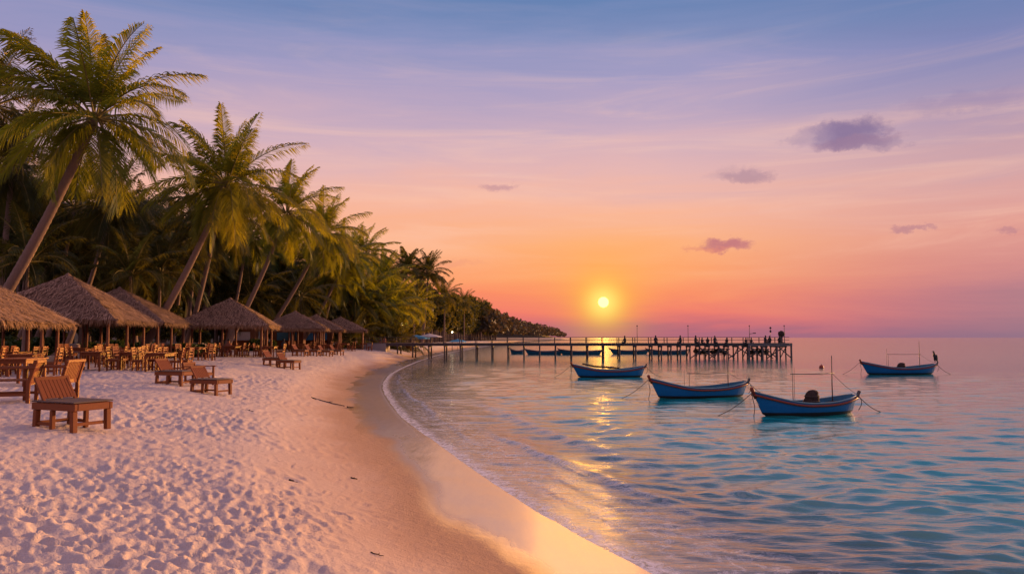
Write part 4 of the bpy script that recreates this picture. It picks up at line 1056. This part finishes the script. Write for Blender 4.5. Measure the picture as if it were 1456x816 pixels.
# ------------------------------------------------------------------ boats
def hull_parts(L, B, hb, hm, hs, draft, o, paint, inner):
    """bow +X; hb/hm/hs gunwale heights at bow, middle, stern above the water line"""
    n = 26; m = 8
    def sheer(t):      # t -1 stern .. 1 bow
        return hm + (hb - hm) * max(t, 0) ** 2.3 + (hs - hm) * max(-t, 0) ** 2.2
    def half(t):
        return B / 2 * max(.02, (1 - abs(t) ** 2.6 if t > 0 else 1 - .86 * abs(t) ** 3.2)) ** .82
    def keel(t): return -draft + (draft + .10) * max(0, abs(t) - .55) ** 2 * 4.2
    def xx(t, z):
        rk = .10 * L * max(0, t) ** 3 * (z / hb) if t > 0 else -.05 * L * max(0, -t) ** 3 * (z / hs)
        return t * L * .45 + rk
    def sec(t, q, off=0):   # q 0 gunwale .. 1 keel
        zg, zk = sheer(t), keel(t); a = q * math.pi / 2
        z = zk + (zg - zk) * (1 - math.sin(a) ** 1.25)
        yv = (half(t) - off) * (math.cos(a) ** .62)
        return Vector((xx(t, z), max(yv, .004), z + (off if q > .5 else 0)))
    out = MB(); inn = MB(); cap = MB(); rub = MB()
    ts = [-1 + 2 * i / n for i in range(n + 1)]
    for sg in (-1, 1):
        fl = lambda p: Vector((p.x, p.y * sg, p.z))
        vs = [fl(sec(t, j / m)) for t in ts for j in range(m + 1)]
        for i in range(n):
            for j in range(m):
                q = [i * (m + 1) + j, (i + 1) * (m + 1) + j, (i + 1) * (m + 1) + j + 1, i * (m + 1) + j + 1]
                zc = sum(vs[k].z for k in q) / 4
                out.add([vs[k] for k in q], [(0, 1, 2, 3) if sg < 0 else (3, 2, 1, 0)], 1 if zc < .14 else 0, True)
        vi = [fl(sec(t, j / m * .82, .035)) for t in ts for j in range(m + 1)]
        inn.add(vi, [(i * (m + 1) + j, i * (m + 1) + j + 1, (i + 1) * (m + 1) + j + 1, (i + 1) * (m + 1) + j) for i in range(n) for j in range(m)], 0, True)
        cap.tube([fl(sec(t, 0)) + Vector((0, 0, .012)) for t in ts], .026, 6)
        rub.tube([fl(sec(t, .0)) * 1.0 + Vector((0, sg * .010, -.075 - .02 * abs(t))) for t in ts], [.044] * len(ts), 6)
    # floor boards
    fb = MB(); fl = []
    for t in ts[3:-4]: fl += [Vector((xx(t, .1), half(t) * .72, .02 + .12 * max(0, abs(t) - .5))), Vector((xx(t, .1), -half(t) * .72, .02 + .12 * max(0, abs(t) - .5)))]
    fb.add(fl, [(2 * i, 2 * i + 1, 2 * i + 3, 2 * i + 2) for i in range(len(fl) // 2 - 1)])
    # transom / stern closure
    out.add([fl_ for j in range(m + 1) for fl_ in (sec(-1, j / m), Vector((sec(-1, j / m).x, -sec(-1, j / m).y, sec(-1, j / m).z)))], [(2 * j, 2 * j + 1, 2 * j + 3, 2 * j + 2) for j in range(m)], 0)
    h = out.build('hull', [paint, paint], o)
    # weld so the paint shades smoothly
    inn.build('inner_hull', inner, o); fb.build('floorboards', M['wood_dark'], o); cap.build('gunwale', M['rail'], o); rub.build('rub_rail', M['rust'], o)
    stem = MB(); p = sec(1, 0); stem.tube([p + Vector((-.10, 0, -.22)), p + Vector((.0, 0, .0)), p + Vector((.05, 0, .10)), p + Vector((.05, 0, .15))], [.05, .062, .075, .045], 8); stem.build('stem_post', M['rust'], o)
    sp = MB(); p = sec(-1, 0); sp.bar(p + Vector((.05, 0, -.15)), p + Vector((-.10, 0, .14)), .10, .08, .01); sp.build('stern_post', M['metal'], o)
    for t in (-.55, .0, .45):
        s = MB(); s.box((xx(t, .3), 0, sheer(t) - .13), (.20, 2 * half(t) - .09, .035)); s.build('thwart', inner, o)
    return sec, sheer, xx
def boat(u, v, L, rz, label, group='blue fishing boats moored off the beach', B=None, masts=(), bar=None, hb=.80, hm=.42, hs=.62, moor=True, loops=True, y=None, paint='blue'):
    y = y or CAM_Z * F_PX / (v - 480); x = gx(u, y)
    o = empty('fishing_boat', (x, y, 0), rz, label, 'boat', group)
    sec, sheer, xx = hull_parts(L, B or L * .30, hb, hm, hs, .22, o, M[paint], M['teal'])
    tops = {}
    for k, (t, hgt, yy, r) in enumerate(masts):
        m = MB(); m.tube([(xx(t, .2), yy, .05), (xx(t, .2) + .01, yy, hgt * .5), (xx(t, .2), yy, hgt)], [r, r * .9, r * .65], 7)
        m.build('mast', M['metal'], o); tops[k] = Vector((xx(t, .2), yy, hgt))
    if bar:
        a, b, hz = bar
        m = MB(); pa = tops[a].copy(); pb = tops[b].copy(); pa.z = pb.z = hz; e = (pb - pa).normalized() * .10
        m.tube([pa - e, (pa + pb) / 2 + Vector((0, 0, -.015)), pb + e], .016, 6); m.build('crossbar', M['metal'], o)
        m = MB(); e = sec(-1, 0); m.tube([pb, pb.lerp(e, .5) + Vector((0, 0, -.05)), e], .007, 5); m.build('stay', M['rope'], o)
    if moor:
        p = sec(1, 0)
        m = MB(); e = Vector((p.x + 1.15, -.5, -.05)); m.tube([p.lerp(e, q / 8) + Vector((0, 0, -.10 * math.sin(math.pi * q / 8))) for q in range(9)], .011, 5); m.build('bow_line', M['rope'], o)
        m = MB(); e = Vector((p.x + .18, .35, -.05)); m.tube([p.lerp(e, q / 8) + Vector((.03 * math.sin(q), 0, 0)) for q in range(9)], .013, 5); m.build('anchor_line', M['rope'], o)
        p = sec(-1, 0)
        m = MB(); e = Vector((p.x - 1.2, .25, -.03)); m.tube([p.lerp(e, q / 8) + Vector((0, 0, -.16 * math.sin(math.pi * q / 8))) for q in range(9)], .013, 5); m.build('stern_line', M['rope'], o)
        if loops:
            m = MB(); m.tube([p + Vector((-.02 - .14 * math.sin(math.pi * q / 8), .02, -.52 * q / 8)) for q in range(9)], .013, 5); m.build('fender_rope', M['rope'], o)
    return o, sec, xx
RB = math.pi
b1, s1, x1_ = boat(867, 535.5, 4.75, RB + R(9), 'blue boat with a raised plank cover, farthest left, below the sun', masts=[(-.70, .95, .1, .014), (-.46, .80, -.1, .011)], hb=.86, hm=.46, hs=.72)
m = MB(); m.tube([(1.75, -.55, .86), (.9, -.62, .68), (-.1, -.60, .62), (-.42, -.58, .63)], [.05, .06, .06, .05], 7); m.box((-.30, -.35, .60), (.75, .55, .10), bev=.02); m.build('plank_cover', M['keel'], b1)
b2, s2, x2_ = boat(995, 564, 4.45, RB + R(15), 'blue boat with a bare tall mast and crossbar, between the left and nearest boats', masts=[(.36, 1.22, -.12, .011), (.30, 1.06, .1, .016), (-.66, 1.62, 0, .022)], bar=(1, 2, .99 + .06), hb=.86, hm=.42, hs=.66)
b3, s3, x3_ = boat(1145, 587.5, 3.92, RB + R(17), 'nearest blue boat, carrying a brown net bundle between its two masts', masts=[(.34, 1.40, .05, .014), (-.60, 1.98, -.05, .022), (.24, 1.60, -.1, .008)], bar=(0, 1, 1.37), hb=.80, hm=.40, hs=.62)
b4, s4, x4_ = boat(1277, 531.5, 5.45, RB + R(7), 'blue boat at the far right with a bird perched on its stern', masts=[(.42, 1.82, .1, .014), (.36, 1.46, .05, .014), (-.62, 2.35, 0, .024)], bar=(1, 2, 1.42), hb=.92, hm=.46, hs=.72)
def rest_on(o, boat_o, loc):
    o.location = boat_o.matrix_basis @ Vector(loc); o.rotation_euler = (0, 0, boat_o.rotation_euler.z + .2); return o
def bundle(boat_o, loc, r, label, seed, nm='net_bundle'):
    o = empty(nm, (0, 0, 0), 0, label, 'net bundle', 'bundles of nets lying in the boats'); rest_on(o, boat_o, loc)
    m = MB(); rx, ry, rz = r
    m.ball((0, 0, rz * .55), (rx, ry, rz * .75), 14, rough=.16, seed=seed); m.ball((rx * .55, -.02, rz * .25), (rx * .6, ry * .9, rz * .5), 12, rough=.2, seed=seed + 1); m.ball((-rx * .2, 0, rz * 1.05), (rx * .8, ry * .8, rz * .3), 12, rough=.14, seed=seed + 2)
    m.build('net', M['tarp'], o)
    t = MB()
    for q in (.4, .8): t.tube([(math.cos(a) * rx * 1.02, math.sin(a) * ry * 1.02, rz * q) for a in np.linspace(0, 2 * math.pi, 17)], .012, 5, cap=False)
    t.build('cord', M['rope'], o); return o
bundle(b3, (-.22, -.05, .28), (.27, .22, .40), 'tall brown net bundle standing amid the nearest boat', 5)
bundle(b3, (-1.05, .05, .30), (.30, .22, .10), 'low dark net heap at the stern of the nearest boat', 15)
bundle(b4, (-.10, 0, .34), (.30, .24, .36), 'dark net bundle amid the far right boat', 25)
bundle(b4, (-1.0, .0, .34), (.34, .22, .12), 'low dark net heap behind the mast of the far right boat', 35)
bundle(b2, (-1.0, .05, .30), (.42, .26, .08), 'low dark net heap behind the mast of the bare boat', 45)
def bird():
    o = empty('bird', (0, 0, 0), 0, 'dark sea bird perched upright on the stern of the far right boat', 'bird')
    m = MB(); m.tube([(-.20, 0, .02), (-.12, 0, .10), (-.02, 0, .24), (.05, 0, .40), (.07, 0, .50), (.075, 0, .56), (.12, 0, .60), (.15, 0, .605)], [.02, .05, .095, .085, .05, .04, .048, .03], 10)
    m.tube([(.14, 0, .605), (.20, 0, .60), (.245, 0, .585)], [.018, .012, .004], 6); m.build('body', M['feather'], o)
    for sg in (-1, 1):
        w = MB(); w.ball((-.04, sg * .075, .24), (.08, .03, .19), 10); w.build('wing', M['feather'], o)
        l = MB(); l.tube([(-.02, sg * .035, .18), (.0, sg * .035, .05), (.0, sg * .035, 0)], [.018, .011, .010], 6)
        l.tube([(-.02, sg * .035, .005), (.06, sg * .035, .004)], .009, 5); l.build('leg', M['feather'], o)
    return o
bd = bird(); p = s4(-1, 0); rest_on(bd, b4, (p.x - .02, 0, p.z + .13)); bd.scale = (1.25,) * 3

b = empty('buoy', at(1168, 523, CAM_Z * F_PX / 43), 0, 'small red brown buoy floating left of the far right boat', 'buoy'); b.location.z = 0
m = MB(); m.lathe((0, 0, -.12), [(.05, 0), (.17, .06), (.19, .16), (.17, .30), (.09, .38), (.05, .40)], 14); m.build('float', M['buoy'], b)
m = MB(); m.tube([(0, 0, .27), (0, 0, .40)], .02, 6); m.build('ring_post', M['metal'], b)

# long boats moored behind the pier
for k, (u0, u1, v, lab) in enumerate([(726, 746, 503, 'short blue boat moored behind the pier, leftmost'), (748, 800, 504, 'long blue boat moored behind the pier left of the sun'), (796, 856, 504, 'long blue boat moored behind the pier right under the sun'),
                                      (868, 922, 503, 'long blue boat moored behind the pier right of the sun'), (920, 978, 503.5, 'long blue boat moored behind the pier below the second lamp post')]):
    y = CAM_Z * F_PX / (v - 480); Lb = (u1 - u0) / F_PX * y
    boat((u0 + u1) / 2, v, Lb, RB + R(4), lab, 'blue boats moored behind the pier', B=1.5, hb=.9, hm=.55, hs=.72, moor=False, paint='blue_dim')
# dark net stores hung between the piles near the pier head
for u0, u1, lab in ((986, 1036, 'dark fish trap frame standing below the crowded part of the pier'), (1062, 1092, 'dark fish trap frame standing below the pier head')):
    a = on_pier(u0); c = on_pier(u1); o = empty('fish_trap', ((a.x + c.x) / 2, (a.y + c.y) / 2 + .2, 0), PANG, lab, 'fish trap', 'fish traps under the pier')
    w = c.x - a.x; m = MB()
    for k in range(int(w / .55) + 1): m.tube([(-w / 2 + .55 * k, -.5, -1.6), (-w / 2 + .55 * k + .05, -.5, 1.35)], .045, 6)
    m.box((0, -.5, 1.2), (w, .07, .1)); m.box((0, -.5, .55), (w, .07, .1)); m.build('stakes', M['pier'], o)
    m = MB(); rr = random.Random(int(u0))
    for k in range(int(w / .5)): m.ball((-w / 2 + .5 * k + .25, rr.uniform(-.2, .2), .86 + rr.uniform(-.08, .08)), (.34, .3, .26), 9, rough=.25, seed=k)
    m.build('net', M['tarp'], o)

# ------------------------------------------------------------------ small things on the land
def parasol(u, y, r, zt, mat, label):
    x = gx(u, y); o = empty('parasol', (x, y, ground(x, y)), 0, label, 'parasol', 'parasols beyond the pier landing')
    m = MB(); m.tube([(0, 0, -.1), (0, 0, zt + .1)], .035, 8); m.build('pole', M['post'], o)
    m = MB(); n = 8; m.lathe((0, 0, zt), [(r * 1.0, -.14), (r, 0), (r * .55, .24), (.05, .46), (.02, .55)], n, smooth=False); m.build('canopy', M[mat], o)
    l = MB(); l.box((0, 0, .04), (.6, .6, .1), bev=.02); l.build('base', M['concrete'], o)
parasol(592, 118, 2.1, 1.95, 'parasol_blue', 'wide blue parasol on the sand behind the pier landing')
parasol(611, 122, 2.0, 2.55, 'parasol_white', 'pale parasol right of the wide blue one')
parasol(651, 150, 1.7, 1.9, 'parasol_blue', 'small blue parasol farther along the shore')
def lamp(u, v, y, label):
    c = at(u, v, y); z = ground(c.x, y); o = empty('street_lamp', (c.x, y, z), 0, label, 'street lamp', 'lit lamps on the beach beyond the pier landing')
    m = MB(); m.tube([(0, 0, -.1), (0, 0, c.z - z)], [.06, .04], 8); m.build('pole', M['metal'], o)
    m = MB(); m.ball((0, 0, c.z - z + .12), .17, 12); m.build('bulb', M['lamp'], o)
lamp(571, 462, 112, 'lit white lamp on a pole under the golden palms'); lamp(643, 473, 150, 'lit lamp farther along the shore near the small parasol')
for k, (u, y, lab) in enumerate([(556, 112, 'leftmost reddish chair of the four behind the pier landing'), (565, 113, 'second reddish chair of the four behind the pier landing'), (577, 114, 'third reddish chair of the four behind the pier landing'), (585, 113, 'rightmost reddish chair of the four behind the pier landing')]):
    place('armchair', gx(u, y), y, R(-15 + 20 * k), lab, 'reddish chairs behind the pier landing', 'armchair', 1.5)
# low garden walls and a beach bar behind the huts
def wall(u0, u1, y, h, label, mat='wallstone'):
    xa, xb = gx(u0, y), gx(u1, y); n = max(4, int((xb - xa) / .6)); o = empty('low_wall', ((xa + xb) / 2, y, ground((xa + xb) / 2, y) - .1), 0, label, 'wall', 'low garden walls behind the huts')
    w = xb - xa; m = MB(); rr = random.Random(int(u0 + 99))
    for c in range(3):
        k = -w / 2 + (.0 if c % 2 else -.3); 
        while k < w / 2:
            l = rr.uniform(.45, .8); m.box((k + l / 2, rr.uniform(-.02, .02), h * (c + .5) / 3), (l - .02, .35, h / 3 - .012), bev=.02); k += l
    m.build('stones', M[mat], o); c = MB(); c.box((0, 0, h + .03), (w + .2, .46, .07), bev=.015); c.build('coping', M['concrete'], o)
wall(-30, 110, 54, .85, 'low pinkish stone wall behind the nearest hut'); wall(150, 288, 60, .9, 'low pinkish stone wall left of the lone hut')
def bar_house(u, y, w, label, cloth, seed):
    x = gx(u, y); o = empty('beach_kiosk', (x, y, ground(x, y)), R(8), label, 'kiosk', 'small kiosks in the grove')
    m = MB(); m.box((0, 0, 1.2), (w, 2.2, 2.4), bev=.03); m.build('wall', M['post'], o)
    m = MB(); m.add([(-w / 2 - .4, -1.7, 2.35), (w / 2 + .4, -1.7, 2.35), (w / 2 + .4, 1.5, 3.0), (-w / 2 - .4, 1.5, 3.0), (-w / 2 - .4, -1.7, 2.43), (w / 2 + .4, -1.7, 2.43), (w / 2 + .4, 1.5, 3.08), (-w / 2 - .4, 1.5, 3.08)],
                    [(3, 2, 1, 0), (4, 5, 6, 7), (0, 1, 5, 4), (1, 2, 6, 5), (2, 3, 7, 6), (3, 0, 4, 7)]); m.build('roof', M['roof_tin'], o)
    m = MB(); m.box((0, -1.16, 1.45), (w * .7, .06, .9), bev=.01); m.build('awning', M[cloth], o)
    m = MB(); m.box((0, -1.35, .95), (w * .8, .4, .06), bev=.01); m.box((0, -1.2, .46), (w * .78, .1, .92)); m.build('counter', M['wood'], o)
bar_house(412, 88, 3.4, 'small kiosk with blue awning behind the far huts', 'blue_cloth', 1)
bar_house(450, 99, 4.2, 'wide kiosk with blue awning behind the last far huts', 'blue_cloth', 2)
bar_house(345, 84, 3.0, 'kiosk with pale shutter in the grove behind the lone hut', 'parasol_white', 3)
# driftwood, twigs and weed on the sand
def stick(u, v, h, L, rz, label, r=.02, seed=0):
    y = h * F_PX / (v - 480); x = gx(u, y); rr = random.Random(seed)
    z = ground(x, y); pts = []
    for q in range(7):
        t = (q / 6 - .5) * L; px_, py_ = x + math.cos(rz) * t, y + math.sin(rz) * t
        pts.append((px_ - x + rr.uniform(-.02, .02), py_ - y + rr.uniform(-.02, .02), ground(px_, py_) - z + r * .7))
    o = empty('driftwood_stick', (x, y, z), 0, label, 'driftwood', 'driftwood and twigs on the sand')
    m = MB(); m.tube(pts, [r * (1 - .5 * q / 6) for q in range(7)], 6); m.build('stem', M['drift'], o)
    m = MB(); a = Vector(pts[3]); m.tube([a, a + Vector((.12 * L * math.cos(rz + .7), .12 * L * math.sin(rz + .7), .015))], [r * .6, r * .3], 5); m.build('twig', M['drift'], o)
stick(468, 556, 1.9, 1.35, R(-20), 'longest driftwood branch lying on the smooth sand', .024, 1)
stick(500, 561, 2.0, .35, R(60), 'short dark stick near the wet sand right of the longest branch', .03, 2)
stick(355, 567, 1.5, .4, R(-15), 'curved twig right of the pair of beach chairs', .015, 4)
stick(506, 664, 2.1, .10, R(10), 'tiny dark twig on the smooth sand in mid picture', .014, 6)
stick(422, 657, 1.75, .14, R(-30), 'tiny dark stick at the edge of the trampled sand', .016, 7)
stick(540, 793, 2.2, .12, R(-10), 'tiny twig low on the smooth sand near the lower edge', .007, 9)
